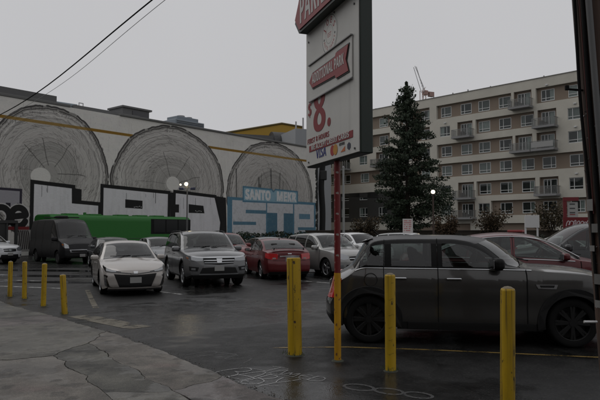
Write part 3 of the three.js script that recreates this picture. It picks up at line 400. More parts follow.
function wheelSet(r, w, style, rimM) {
  const hw = w / 2, rr = r * (style === 'steel' ? .64 : .70);
  const tyre = new THREE.LatheGeometry([[rr - .005, -hw * .8], [rr + .01, -hw * .95], [r * .9, -hw], [r * .97, -hw * .82], [r, -hw * .5], [r * 1.002, 0], [r, hw * .5], [r * .97, hw * .82], [r * .9, hw], [rr + .01, hw * .95], [rr - .005, hw * .8]].map(p => new THREE.Vector2(...p)), 36); tyre.rotateX(Math.PI / 2);
  const parts = []; const barrel = new THREE.LatheGeometry([[rr, -hw * .8], [rr * .96, -hw * .3], [rr * .95, hw * .6], [rr * 1.02, hw * .86], [rr * 1.0, hw * .93], [rr * .96, hw * .8]].map(p => new THREE.Vector2(...p)), 36); barrel.rotateX(Math.PI / 2); parts.push(barrel);
  const n = style === 'five' ? 5 : style === 'ten' ? 10 : style === 'steel' ? 16 : 8;
  for (let i = 0; i < n; i++) { const a = i / n * Math.PI * 2; for (const q of style === 'split' ? [-.09, .09] : [0]) { const s = new THREE.Shape(); const w0 = rr * (style === 'five' ? .17 : style === 'split' ? .06 : .1), w1 = rr * (style === 'five' ? .12 : style === 'split' ? .05 : .07); s.moveTo(rr * .14, -w0); s.lineTo(rr * .97, -w1); s.lineTo(rr * .97, w1); s.lineTo(rr * .14, w0); s.closePath(); const g = new THREE.ExtrudeGeometry(s, { depth: .02, bevelEnabled: true, bevelSize: .006, bevelThickness: .006, bevelSegments: 1 }); g.rotateZ(a + q); g.translate(0, 0, hw * .55); parts.push(g); } }
  parts.push(new THREE.CylinderGeometry(rr * .2, rr * .23, .05, 20).rotateX(Math.PI / 2).translate(0, 0, hw * .62));
  const disc = merge([new THREE.CylinderGeometry(rr * .62, rr * .62, .02, 24).rotateX(Math.PI / 2).translate(0, 0, 0), new THREE.CylinderGeometry(rr * .93, rr * .93, .01, 24).rotateX(Math.PI / 2).translate(0, 0, -hw * .5)]);
  return { tyre, rim: merge(parts), disc, rimM };
}
const discM = M(lin(.04), .5, { metalness: .5 });

function makeCar(o) {
  const c = thing(o.name, o.label, o.category || 'car', o.pos, o.turn, o.group || undefined);
  const { L, W, H, wb, fo, wr } = o, sill = o.sill, xw = [fo, fo + wb], ra = wr * 1.13 + .015;
  const T = pchip(o.top), B = pchip(o.belt), cF = pchip(o.capF), cR = pchip(o.capR);
  const latP = pchip(o.lat || [[0, .935], [.22, .985], [.5, 1], [.8, .985], [1, .955]]), beltMid = B(L * .5);
  const lat = y => latP(clamp((y - sill) / (beltMid - sill)));
  const FL = .6, nf = o.nf ?? .14, nr = o.nr ?? .12;
  const plan = d => W / 2 * (1 - nf * Math.pow(clamp(1 - d / .75), 2.2) - nr * Math.pow(clamp(1 - (L - d) / .75), 2.2));
  const bowF = o.bowF ?? .16, bowR = o.bowR ?? .1;
  const wsB = o.wsBow ?? .2, rwB = o.rwBow ?? .1, rd0 = o.rw ? o.rw[0] : L;
  const X = (d, y, z) => { const q = Math.pow(Math.abs(z) / (W / 2), 2.6); const e = wsB * Math.pow(Math.abs(z) / (W / 2), 2) * smooth(o.ws[0] - .45, o.ws[0], d) * (1 - smooth(o.ws[1], o.ws[1] + .7, d)) * smooth(B(d) - .005, B(d) + .05, y); const e2 = o.rw ? rwB * Math.pow(Math.abs(z) / (W / 2), 2) * smooth(rd0 - .34, rd0 + .05, d) * (1 - smooth(o.rw[1], Math.min(L, o.rw[1] + .4), d)) * smooth(B(d), B(d) + .30, y) : 0; return L / 2 - d - e + e2 - (cF(y) + bowF * q) * clamp(1 - d / FL) + (cR(y) + bowR * q) * clamp(1 - (L - d) / FL); };
  const S = d => { let s = sill; const e = Math.min(d, L - d); s += .07 * Math.pow(clamp(1 - e / .5), 2); for (const w of xw) { const q = d - w; if (Math.abs(q) < ra) s = Math.max(s, wr + Math.sqrt(ra * ra - q * q)); } return s; };
  // stations
  const st = [0, .012, .03, .06, .1, L, L - .012, L - .03, L - .06, L - .1]; for (let d = .15; d < L - .12; d += .06) st.push(d);
  for (const w of xw) for (let k = 0; k <= 28; k++) st.push(w - ra * Math.cos(k / 28 * Math.PI)), st.push(w - ra - .002, w + ra + .002);
  const seams = o.seams || []; for (const s of seams) st.push(s - .005, s + .005);
  for (const [a, b] of o.side || []) st.push(a, b); for (const r of [o.ws, o.rw]) if (r) st.push(r[0], r[1]);
  st.sort((a, b) => a - b); const D = st.filter((d, i) => i === 0 || d - st[i - 1] > .0015 || d === L);
  const KL = 11, gf = [.06, .14, .32, .5, .68, .85, .94, 1], rf = [.035, .09, .2, .36, .55, .78, 1], G = gf.length, R_ = rf.length, n = KL + 1 + G + R_;
  const crown = o.crown ?? .06, tumble = o.tumble ?? .32, inset = o.inset ?? .03;
  const rows = d => {
    const b = B(d), t = T(d), s = Math.min(S(d), b - .03), w = plan(d), out = [], c0 = Math.min(o.cladH || .06, .22 * (b - s));
    for (let k = 0; k <= KL; k++) { const y = k === 0 ? s : k === 1 ? s + c0 : s + c0 + (b - s - c0) * (k - 1) / (KL - 1); out.push([y, w * lat(y)]); }
    const zB = w * lat(b), Rr = Math.max(t - crown, b + .004), zr = Math.max(.1, zB - inset - tumble * (Rr - b));
    for (const f of gf) out.push([b + (Rr - b) * f, zB - (zB - zr) * f + .05 * Math.sin(Math.PI * f) * (Rr - b)]);
    for (const f of rf) { const q = 1 - f; out.push([Rr + Math.max(.002, t - Rr) * (1 - Math.pow(q, 2.4)), zr * q]); }
    return { p: out, gh: Rr - b };
  };
  const RW = D.map(rows), NP = 2 * n - 1, pos = [];
  D.forEach((d, i) => { for (let j = 0; j < NP; j++) { const jj = j < n ? j : 2 * n - 2 - j, [y, z0] = RW[i].p[jj], z = j < n ? z0 : -z0; pos.push(X(d, y, z), y, z); } });
  const faces = [], add = (k, a, b, cc) => faces.push([k, a, b, cc]);
  const inR = (x, r) => r && x > r[0] && x < r[1];
  for (let i = 0; i < D.length - 1; i++) { const dm = (D[i] + D[i + 1]) / 2, gh = Math.min(RW[i].gh, RW[i + 1].gh); for (let j = 0; j < NP - 1; j++) {
    const jj = j < n - 1 ? j : 2 * n - 3 - j, sd = j < n - 1 ? 'R' : 'L', cell = jj < KL ? 'low' : jj < KL + G ? 'gh' : 'roof', gi = jj - KL, ri = jj - KL - G;
    let k = 'body';
    const seam = cell !== 'roof' && seams.some(s => Math.abs(dm - s) < .006) && (cell === 'gh' ? gh > .1 : true);
    const door = (o.doors || []).findIndex(r => inR(dm, r));
    if (seam) k = 'seam';
    else if (cell === 'low') k = (o.clad && jj === 0) ? 'clad' + sd : door >= 0 ? 'door' + sd + door : 'body';
    else if (cell === 'gh') { if (gi >= 1 && gi < G - (o.gTop || 1) && gh > .1 && (o.side || []).some(r => inR(dm, r))) k = 'win' + sd + (o.side.findIndex(r => inR(dm, r))); else if (gh < .1) k = dm < o.ws[0] ? 'body' : 'body'; else k = gi >= G - (o.gTop || 1) && o.roofMat ? 'roof' : 'pillar' + sd; }
    else { if (ri >= 2 && inR(dm, o.ws)) k = 'ws'; else if (ri >= 2 && inR(dm, o.rw)) k = 'rw'; else if (dm < o.ws[0]) k = 'hood'; else if (dm > (o.rw ? o.rw[1] : L) - .001) k = 'tail'; else k = (ri < 2 && (inR(dm, o.ws) || inR(dm, o.rw))) ? (o.pillarMat ? 'pillar' + sd : 'roof') : 'roof'; }
    const a = i * NP + j, b = a + 1, e = a + NP, f = e + 1; add(k, a, f, b); add(k, a, e, f); if (seam) { const s0 = seams.find(s => Math.abs(dm - s) < .006); faces[faces.length - 1].seam = s0; faces[faces.length - 2].seam = s0; }
  } }
  // end caps
  const MC = 18; for (const [end, i] of [['front_bumper', 0], ['rear_bumper', D.length - 1]]) {
    const id = []; for (let j = 0; j < n; j++) { id[j] = []; const [y, z0] = RW[i].p[j]; for (let q = 0; q <= MC; q++) { if (q === 0) id[j][q] = i * NP + j; else if (q === MC) id[j][q] = i * NP + (2 * n - 2 - j); else if (j === n - 1) id[j][q] = i * NP + j; else { const z = z0 * (1 - 2 * q / MC); id[j][q] = pos.length / 3; pos.push(X(D[i], y, z), y, z); } } }
    for (let j = 0; j < n - 1; j++) for (let q = 0; q < MC; q++) { const y = pos[id[j][q] * 3 + 1]; const k = (o.clad && j < 1) ? 'clad' + end : end; const [a, b, e, f] = [id[j][q], id[j][q + 1], id[j + 1][q], id[j + 1][q + 1]]; if (i === 0) { add(k, a, e, f); add(k, a, f, b); } else { add(k, a, f, e); add(k, a, b, f); } }
  }
  const bg = new THREE.BufferGeometry(); bg.setAttribute('position', new THREE.Float32BufferAttribute(pos, 3)); bg.setIndex(faces.flatMap(f => [f[1], f[2], f[3]])); bg.computeVertexNormals(); const nm = bg.attributes.normal.array;
  const cls = {}; for (const f of faces) (cls[f[0]] ||= []).push(f);
  const geo = (k, off = 0) => { const p = [], q = []; for (const f of cls[k] || []) { const A = f.slice(1); const ids = A; const same = (u, v) => Math.abs(pos[u * 3] - pos[v * 3]) + Math.abs(pos[u * 3 + 1] - pos[v * 3 + 1]) + Math.abs(pos[u * 3 + 2] - pos[v * 3 + 2]) < 1e-7; if (same(ids[0], ids[1]) || same(ids[1], ids[2]) || same(ids[0], ids[2])) continue; for (const v of ids) for (let t = 0; t < 3; t++) { p.push(pos[v * 3 + t] + nm[v * 3 + t] * off); q.push(nm[v * 3 + t]); } } const g = new THREE.BufferGeometry(); g.setAttribute('position', new THREE.Float32BufferAttribute(p, 3)); g.setAttribute('normal', new THREE.Float32BufferAttribute(q, 3)); return clean(g); };
  const pm = o.paint, has = k => cls[k] && cls[k].length;
  const body = part(c, 'body', geo('body'), pm);
  if (has('hood')) part(c, 'hood', geo('hood'), pm);
  if (has('roof')) c.userData._roof = part(c, 'roof', geo('roof'), o.roofMat || pm);
  if (has('tail')) part(c, o.tailName || 'tailgate', geo('tail'), pm);
  for (const sd of ['R', 'L']) if (has('pillar' + sd)) part(c, 'window_pillars', geo('pillar' + sd), o.pillarMat || pm);
  for (const e of ['R', 'L', 'front_bumper', 'rear_bumper']) if (has('clad' + e)) part(c, 'cladding', geo('clad' + e, .004), plastic);
  part(c, 'front_bumper', geo('front_bumper'), pm); part(c, 'rear_bumper', geo('rear_bumper'), pm);
  if (has('seam')) for (const s of seams) for (const sg of [1, -1]) { const all = cls.seam, sel = all.filter(f => { const q = f.slice(1), mx = q.reduce((t, v) => t + pos[v * 3 + 2], 0); return f.seam === s && mx * sg > 0; }); if (!sel.length) continue; cls.seam = sel; part(c, 'shut_line', geo('seam', -.012), rubber); cls.seam = all; }
  if (has('ws')) part(c, 'windscreen', geo('ws', -.004), carGlass);
  if (has('rw')) part(c, 'rear_window', geo('rw', -.004), o.rearGlass || dimGlass);
  const doors = {};
  for (const sd of ['R', 'L']) (o.doors || []).forEach((r, k) => { if (has('door' + sd + k)) doors[sd + k] = part(c, 'door', geo('door' + sd + k), pm); });
  for (const sd of ['R', 'L']) (o.side || []).forEach((r, k) => { if (!has('win' + sd + k)) return; const mid = (r[0] + r[1]) / 2, dk = (o.doors || []).findIndex(q => inR(mid, q)); part(doors[sd + dk] || c, 'window', geo('win' + sd + k, -.007), k === 0 ? carGlass : (o.rearGlass || carGlass)); });
  // wheels and wells
  const ws = wheelSet(wr, o.tw || .2, o.rim || 'five', o.rimM || alloy), tz = W / 2 - (o.tw || .2) / 2 - (o.wheelIn ?? .035);
  for (const d of xw) for (const sd of [1, -1]) {
    const w = new THREE.Group(); w.name = 'wheel'; w.position.set(L / 2 - d, wr, sd * tz); if (sd < 0) w.rotation.y = Math.PI; if (o.steer && d === xw[0]) w.rotation.y += o.steer; c.add(w);
    part(w, 'tyre', ws.tyre, rubber); part(w, 'rim', ws.rim, ws.rimM); part(w, 'brake_disc', ws.disc, discM);
  }
  { for (const d of xw) for (const sd of [1, -1]) { const g = new THREE.CylinderGeometry(ra + .012, ra + .012, .42, 24, 1, true, -Math.PI / 2, Math.PI); g.rotateX(-Math.PI / 2); g.translate(L / 2 - d, wr, sd * (W / 2 - .30)); const b = new THREE.CircleGeometry(ra + .012, 24); b.translate(L / 2 - d, wr, sd * (W / 2 - .5)); part(c, 'wheel_well', [g, b], rubber); } }
  // inside
  const fl = sill + .06, d0 = o.ws[0] + .02, d1 = Math.min(L - .35, o.cabEnd || L - .35), zi = W / 2 * .9 - .05, bl = B((d0 + d1) / 2);
  part(c, 'interior', [box(L - .5, .05, W - .62, 0, sill + .03, 0), box(d1 - d0, .04, 2 * zi - .1, L / 2 - (d0 + d1) / 2, fl + .1, 0), box(d1 - d0, bl - fl - .12, .03, L / 2 - (d0 + d1) / 2, (fl + bl) / 2, zi), box(d1 - d0, bl - fl - .12, .03, L / 2 - (d0 + d1) / 2, (fl + bl) / 2, -zi), rbox(.5, .22, 2 * zi - .1, .06, L / 2 - d0 - .32, B(d0 + .3) - .1, 0), box(.04, bl - fl - .1, 2 * zi - .1, L / 2 - d1 + .02, (fl + bl) / 2, 0)], cabin);
  const sx = L / 2 - (o.seatD || d0 + 1.15), sy = fl + .12, rowsN = o.seatRows || [0, .85];
  rowsN.forEach((q, ri) => { for (const zz of ri === 0 ? [.37, -.37] : [.34, -.34]) part(c, ri ? 'rear_seat' : 'front_seat', [rbox(.5, .18, .5, .06, sx - q, sy + .18, zz), rbox(.16, .6, .48, .06, sx - q - .27, sy + .5, zz, 0, .2), rbox(.1, .2, .26, .05, sx - q - .36, Math.min(sy + .88, H - .28), zz, 0, .15)], o.seatM || cabin); });
  part(c, 'steering_wheel', [new THREE.TorusGeometry(.18, .018, 8, 24).rotateY(Math.PI / 2).rotateZ(-.4).translate(L / 2 - d0 - .62, B(d0 + .3) + .03, -.37)], cabin);
  // surface helpers: s runs round the nose (or tail) from the middle, positive to the car's right
  const wrap = (rear) => (s, y) => { const dd = rear ? L : 0, w0 = plan(dd) * lat(y); let d, z; if (Math.abs(s) <= w0) { d = dd; z = s; } else { const e = Math.abs(s) - w0; d = rear ? L - e : e; z = Math.sign(s) * plan(d) * lat(y); } return V(X(d, y, z), y, z); };
  const sideP = sd => (x, y) => { const d = L / 2 - x; return V(X(d, y, plan(d) * lat(y) * sd), y, plan(d) * lat(y) * sd); };
  function patch(surf, top, bot, off, flip, thick = .02) {                 // ruled patch between two polylines, lifted by off, with skirts
    const nU = 14, nV = 4, P = [], N = [];
    const at = (pl, t) => { const f = t * (pl.length - 1), i = Math.min(pl.length - 2, Math.floor(f)), k = f - i; return [pl[i][0] + (pl[i + 1][0] - pl[i][0]) * k, pl[i][1] + (pl[i + 1][1] - pl[i][1]) * k]; };
    const nrm = (s, y) => { const e = .012, a = surf(s + e, y).sub(surf(s - e, y)), b = surf(s, y + e).sub(surf(s, y - e)); const q = a.cross(b).normalize(); return flip ? q.negate() : q; };
    for (let v = 0; v <= nV; v++) for (let u = 0; u <= nU; u++) { const a = at(top, u / nU), b = at(bot, u / nU), s = b[0] + (a[0] - b[0]) * v / nV, y = b[1] + (a[1] - b[1]) * v / nV, q = nrm(s, y), p = surf(s, y); P.push(p.clone().addScaledVector(q, off)); N.push(q); }
    const pos = [], nn = [], W1 = nU + 1; const tri = (a, b, d) => { for (const i of [a, b, d]) { pos.push(P[i].x, P[i].y, P[i].z); nn.push(N[i].x, N[i].y, N[i].z); } };
    for (let v = 0; v < nV; v++) for (let u = 0; u < nU; u++) { const a = v * W1 + u; const gn = P[a + 1].clone().sub(P[a]).cross(P[a + W1 + 1].clone().sub(P[a])); if (gn.dot(N[a]) < 0) { tri(a, a + W1 + 1, a + 1); tri(a, a + W1, a + W1 + 1); } else { tri(a, a + 1, a + W1 + 1); tri(a, a + W1 + 1, a + W1); } }
    const rim = []; for (let u = 0; u < nU; u++) rim.push(u); for (let v = 0; v < nV; v++) rim.push(v * W1 + nU); for (let u = nU; u > 0; u--) rim.push(nV * W1 + u); for (let v = nV; v > 0; v--) rim.push(v * W1);
    for (let k = 0; k < rim.length; k++) { const a = rim[k], b = rim[(k + 1) % rim.length], A = P[a], Bq = P[b], A2 = A.clone().addScaledVector(N[a], -thick), B2 = Bq.clone().addScaledVector(N[b], -thick), on_ = Bq.clone().sub(A).cross(A2.clone().sub(A)).normalize().negate(); const mid = P[Math.floor(P.length / 2)]; if (on_.dot(A.clone().sub(mid)) < 0) on_.negate(); const gq = B2.clone().sub(A).cross(Bq.clone().sub(A)); for (const q of gq.dot(on_) > 0 ? [A, B2, Bq, A, A2, B2] : [A, Bq, B2, A, B2, A2]) { pos.push(q.x, q.y, q.z); nn.push(on_.x, on_.y, on_.z); } }
    const g = new THREE.BufferGeometry(); g.setAttribute('position', new THREE.Float32BufferAttribute(pos, 3)); g.setAttribute('normal', new THREE.Float32BufferAttribute(nn, 3)); return clean(g);
  }
  const F = wrap(false), Rr = wrap(true), mir = l => l.map(p => [-p[0], p[1]]);
  const api = {
    c, L, W, H, B, T, X, plan, lat, doors, body,
    front: (name, t, b, m, off = .006) => part(c, name, patch(F, t, b, off, true), m),
    fpair: (name, t, b, m, off = .006) => { const q = [part(c, name, patch(F, t, b, off, true), m), part(c, name, patch(F, mir(t), mir(b), off, true), m)]; q.forEach(e => e); return q; },
    rear: (name, t, b, m, off = .006) => part(c, name, patch(Rr, t, b, off, false), m),
    rpair: (name, t, b, m, off = .006) => [part(c, name, patch(Rr, t, b, off, false), m), part(c, name, patch(Rr, mir(t), mir(b), off, false), m)],
    side: (name, t, b, m, off = .006, sds = [1, -1], par) => sds.map(sd => { const f = l => l.map(([d, y]) => [L / 2 - d, y]); return part(par ? par(sd) : c, name, patch(sideP(sd), f(t), f(b), off, sd < 0), m); }),
    handles: (m = pm) => (o.doors || []).forEach((r, k) => { for (const sd of [1, -1]) { const d = r[1] - .2, y = B(d) - .13, z = plan(d) * lat(y); part(doors[(sd > 0 ? 'R' : 'L') + k] || c, 'handle', [rbox(.19, .026, .03, .012, L / 2 - d, y, sd * (z + .022), 0, 0, 3), rbox(.03, .02, .04, .006, L / 2 - d + .075, y, sd * z)], m); } }),
    beltTrim: (m, h = .018, dA, dB) => { for (const sd of [1, -1]) { const pts = []; for (let i = 0; i <= 20; i++) { const d = dA + (dB - dA) * i / 20, y = B(d), z = plan(d) * lat(y); pts.push([X(d, y, z), y - h * .3, sd * (z + .002)]); } part(c, 'belt_trim', [tube(pts, h / 2, 48, 8)], m); } },
    mirrors: (m = pm, size = 1) => { const d = o.ws[0] + (o.mirD ?? .42); for (const sd of [1, -1]) { const y = B(d) + .07, z = sd * (plan(d) * lat(B(d)) + .10); const g = rbox(.13 * size, .14 * size, .21 * size, .055 * size, L / 2 - d, y, z, sd * .12, 0, 4); const mo = part(c, 'wing_mirror', [g, rbox(.07, .035, .14, .012, L / 2 - d, y - .06, z - sd * .07)], m); part(mo, 'mirror_glass', [rbox(.006, .1 * size, .17 * size, .002, L / 2 - d - .066 * size, y, z, sd * .12)], chrome); } },
    plate: (rear, y, tilt = 0, z = 0) => { const p = (rear ? Rr : F)(z, y); part(c, 'number_plate', [rbox(.012, .155, .305, .004, p.x + (rear ? -.016 : .016), y, z)], plateM); },
    wipers: () => { const d = o.ws[0] + .05; const y = T(d); part(c, 'wipers', [bar([L / 2 - d - .0, y + .02, .55], [L / 2 - d - .05, y + .035, -.02], .009), bar([L / 2 - d, y + .022, -.05], [L / 2 - d - .05, y + .035, -.6], .009)], rubber); },
    bumperStrip: (rear, y0, y1, w, m, off = .008, name) => { const N = 8, t = [], b = []; for (let i = 0; i <= N; i++) { const s = -w + 2 * w * i / N; t.push([s, y1]); b.push([s, y0]); } (rear ? api.rear : api.front)(name || (rear ? 'rear_valance' : 'front_valance'), t, b, m, off); },
    rails: (dA, dB, m) => { for (const sd of [1, -1]) { const pts = []; for (let i = 0; i <= 6; i++) { const d = dA + (dB - dA) * i / 6, t = T(d), Rb = t - crown, zr = plan(d) * lat(B(d)) - inset - tumble * (Rb - B(d)); pts.push([L / 2 - d, Rb + (i % 6 ? .055 : .025), sd * (zr - .03)]); } part(c, 'roof_rail', [tube(pts, .016, 20, 6)], m); } },
  };
  delete c.userData._roof;
  return api;
}
// ---------------------------------------------------------------- the cars in the lot
const TOWARDS = head(.62, -.785), AWAY = head(-.62, .785);
const sedanTop = k => [[0, .68], [.1, .75], [.4, .85], [1.1, .98], [1.25, 1.02], [1.6, 1.22], [1.95, 1.40], [2.3, 1.465], [2.6, 1.475], [3.1, 1.43], [3.5, 1.32], [3.95, 1.12], [4.05, 1.08], [4.4, 1.06], [4.53, 1.05], [4.6, .98]];
const capSoft = [[.15, .10], [.3, .02], [.5, 0], [.62, .02], [.75, .10], [1.0, .2]], capRear = [[.15, .10], [.32, .01], [.55, 0], [.7, .03], [.9, .06], [1.1, .1]];

// small grey hatchback in front (shown from its right side)
{
  const k = makeCar({ name: 'compact_hatchback', label: 'dark grey compact hatchback with black roof parked side-on behind the yellow bollards', pos: on(2.37, 8.62), turn: head(.99, -.13),
    L: 3.98, W: 1.727, H: 1.425, wb: 2.567, fo: .79, wr: .312, sill: .2, tw: .2, rim: 'split', rimM: MP(lin(.006), .5, { specularIntensity: .6 }), wheelIn: .045,
    top: [[0, .78], [.06, .85], [.2, .92], [.5, .975], [.9, 1.01], [1.16, 1.025], [1.26, 1.065], [1.45, 1.21], [1.62, 1.325], [1.76, 1.382], [1.95, 1.408], [2.3, 1.425], [2.8, 1.425], [3.15, 1.412], [3.34, 1.385], [3.43, 1.33], [3.54, 1.20], [3.68, 1.03], [3.78, .955], [3.98, .86]],
    belt: [[0, .74], [.1, .83], [.35, .895], [.8, .935], [1.1, .96], [1.3, .98], [2.2, .99], [3.4, .995], [3.62, .97], [3.8, .88], [3.98, .80]],
    capF: [[.2, .08], [.35, .01], [.5, 0], [.65, .03], [.85, .12]], capR: [[.2, .10], [.36, .01], [.5, 0], [.62, .05], [.8, .10], [1, .16]], bowF: .2, bowR: .16, nf: .16, nr: .13, tumble: .27, crown: .055, inset: .02,
    lat: [[0, .955], [.15, .985], [.4, .982], [.6, 1], [.82, .992], [1, .945]],
    ws: [1.22, 1.70], wsBow: .4, mirD: .50, rw: [3.41, 3.68], rwBow: .08, gTop: 2, side: [[1.40, 2.40], [2.54, 3.06], [3.15, 3.56]], doors: [[1.35, 2.46], [2.46, 3.16]], seams: [1.35, 2.46, 3.16], paint: paint(.038, .036, .033, .45, .34), cladH: .10, roofMat: MP(lin(.007), .35, { specularIntensity: .6 }), pillarMat: matteBlack, clad: true, seatRows: [0, .6], seatD: 2.38, cabEnd: 3.5 });
  k.beltTrim(chrome, .02, 1.28, 3.66); k.handles(chrome); k.mirrors(matteBlack, 1.1); k.wipers();
  k.fpair('headlight', [[.44, .82], [.58, .86], [.76, .875], [.96, .85]], [[.46, .68], [.58, .63], [.76, .64], [.96, .70]], lampClear, .02);
  k.front('grille', [[-.42, .66], [0, .70], [.42, .66]], [[-.36, .4], [0, .38], [.36, .4]], plastic, .008); k.plate(false, .46);
  k.rpair('tail_light', [[.56, .86], [.68, .87], [.81, .845]], [[.56, .58], [.68, .57], [.81, .60]], lampRed, .03);
  k.bumperStrip(true, .22, .36, .8, plastic, .008); k.plate(true, .7);
  k.side('side_vent', [[.98, .80], [1.25, .80]], [[1.0, .745], [1.22, .75]], chrome, .012); k.side('side_vent_inlay', [[1.02, .792], [1.2, .79]], [[1.03, .762], [1.19, .762]], plastic, .018);
  // filler flap ring on the right rear quarter
  const fx = k.L / 2 - 3.33, fz = k.plan(3.33) * k.lat(.82); part(k.c, 'filler_flap', [new THREE.TorusGeometry(.085, .004, 6, 28).translate(fx, .84, fz + .001)], rubber);
  for (const d of [.79, .79 + 2.567]) for (const sd of [1, -1]) { const s = new THREE.Shape(), r0 = .312 * 1.13, r1 = r0 + .085, a0 = -.22, a1 = Math.PI + .22; s.absarc(0, 0, r1, a0, a1, false); s.absarc(0, 0, r0, a1, a0, true); s.closePath(); const g = new THREE.ExtrudeGeometry(s, { depth: .012, bevelEnabled: true, bevelSize: .006, bevelThickness: .008, bevelSegments: 2, curveSegments: 28 }); const p = g.attributes.position; for (let i = 0; i < p.count; i++) { const dd = d - p.getX(i), y = clamp(p.getY(i) + .312, .2, .95); p.setZ(i, p.getZ(i) - .006 + k.plan(dd) * k.lat(y)); } g.computeVertexNormals(); if (sd < 0) g.scale(1, 1, -1); part(k.c, 'wheel_arch', [g.translate(k.L / 2 - d, .312, 0)], plastic); }
  k.side('sill_trim', [[1.25, .30], [2.0, .305], [2.85, .30]], [[1.25, .215], [2.0, .21], [2.85, .215]], plastic, .014);
  part(k.c, 'roof_spoiler', [rbox(.16, .025, .98, .012, k.L / 2 - 3.375, 1.352, 0, 0, .3)], blackGloss);
  part(k.c, 'antenna', [bar([k.L / 2 - 3.2, 1.39, 0], [k.L / 2 - 3.3, 1.5, 0], .006), rbox(.07, .04, .04, .015, k.L / 2 - 3.2, 1.395, 0)], plastic);
}
// beige hatchback
{
  const k = makeCar({ name: 'beige_hatchback', label: 'beige silver hatchback facing the entrance with a wide black lower grille', pos: on(-5.33, 18.4), turn: head(.39, -.92),
    L: 4.65, W: 1.76, H: 1.47, wb: 2.7, fo: .97, wr: .325, sill: .18, tw: .2, rim: 'five',
    top: [[0, .70], [.1, .755], [.4, .83], [.8, .90], [1.1, .96], [1.2, .99], [1.6, 1.2], [2.0, 1.39], [2.3, 1.46], [2.6, 1.47], [3.1, 1.44], [3.7, 1.33], [4.2, 1.16], [4.5, 1.08], [4.65, 1.0]],
    belt: [[0, .64], [.15, .71], [.6, .81], [1.1, .89], [2, .93], [3.2, .99], [4.2, 1.05], [4.5, 1.0], [4.65, .93]], capF: [[.18, .06], [.3, .0], [.5, 0], [.62, .03], [.8, .14]], capR: capRear, bowF: .22, bowR: .12, nf: .16, tumble: .42, ws: [1.2, 2.02], rw: [3.6, 4.45], side: [[1.5, 2.45], [2.55, 3.3], [3.36, 3.9]], doors: [[1.35, 2.5], [2.5, 3.4]], seams: [1.35, 2.5, 3.4], paint: paint(.37, .345, .32, .25, .42), pillarMat: undefined });
  k.handles(); k.mirrors(undefined, 1.05); k.wipers();
  k.front('lower_grille', [[-.56, .60], [-.3, .58], [0, .565], [.3, .58], [.56, .60]], [[-.42, .25], [0, .235], [.42, .25]], plastic, .006);
  k.front('upper_grille', [[-.5, .655], [0, .60], [.5, .655]], [[-.5, .63], [0, .575], [.5, .63]], blackGloss, .012);
  k.fpair('headlight', [[.38, .655], [.6, .70], [.78, .77], [.98, .83]], [[.38, .625], [.6, .63], [.78, .66], [.98, .77]], blackGloss, .012);
  k.fpair('headlight_lens', [[.5, .672], [.62, .70], [.74, .745]], [[.5, .645], [.62, .652], [.74, .68]], lampClear, .018);
  k.fpair('fog_recess', [[.72, .56], [.80, .585], [.9, .57]], [[.64, .27], [.74, .26], [.86, .30]], blackGloss, .008);
  k.fpair('bumper_blade', [[.56, .585], [.66, .56], [.73, .5]], [[.45, .26], [.58, .25], [.66, .29]], k.body.material, .02);
  k.bumperStrip(false, .205, .235, .7, k.body.material, .012, 'front_lip'); k.bumperStrip(false, .16, .2, .75, plastic, .004);
  k.plate(false, .43); k.front('emblem', [[-.06, .66], [.06, .66]], [[-.05, .60], [.05, .60]], chrome, .02);
  k.rpair('tail_light', [[.45, .95], [.8, .92]], [[.55, .6], [.8, .6]], lampRed, .02);
}
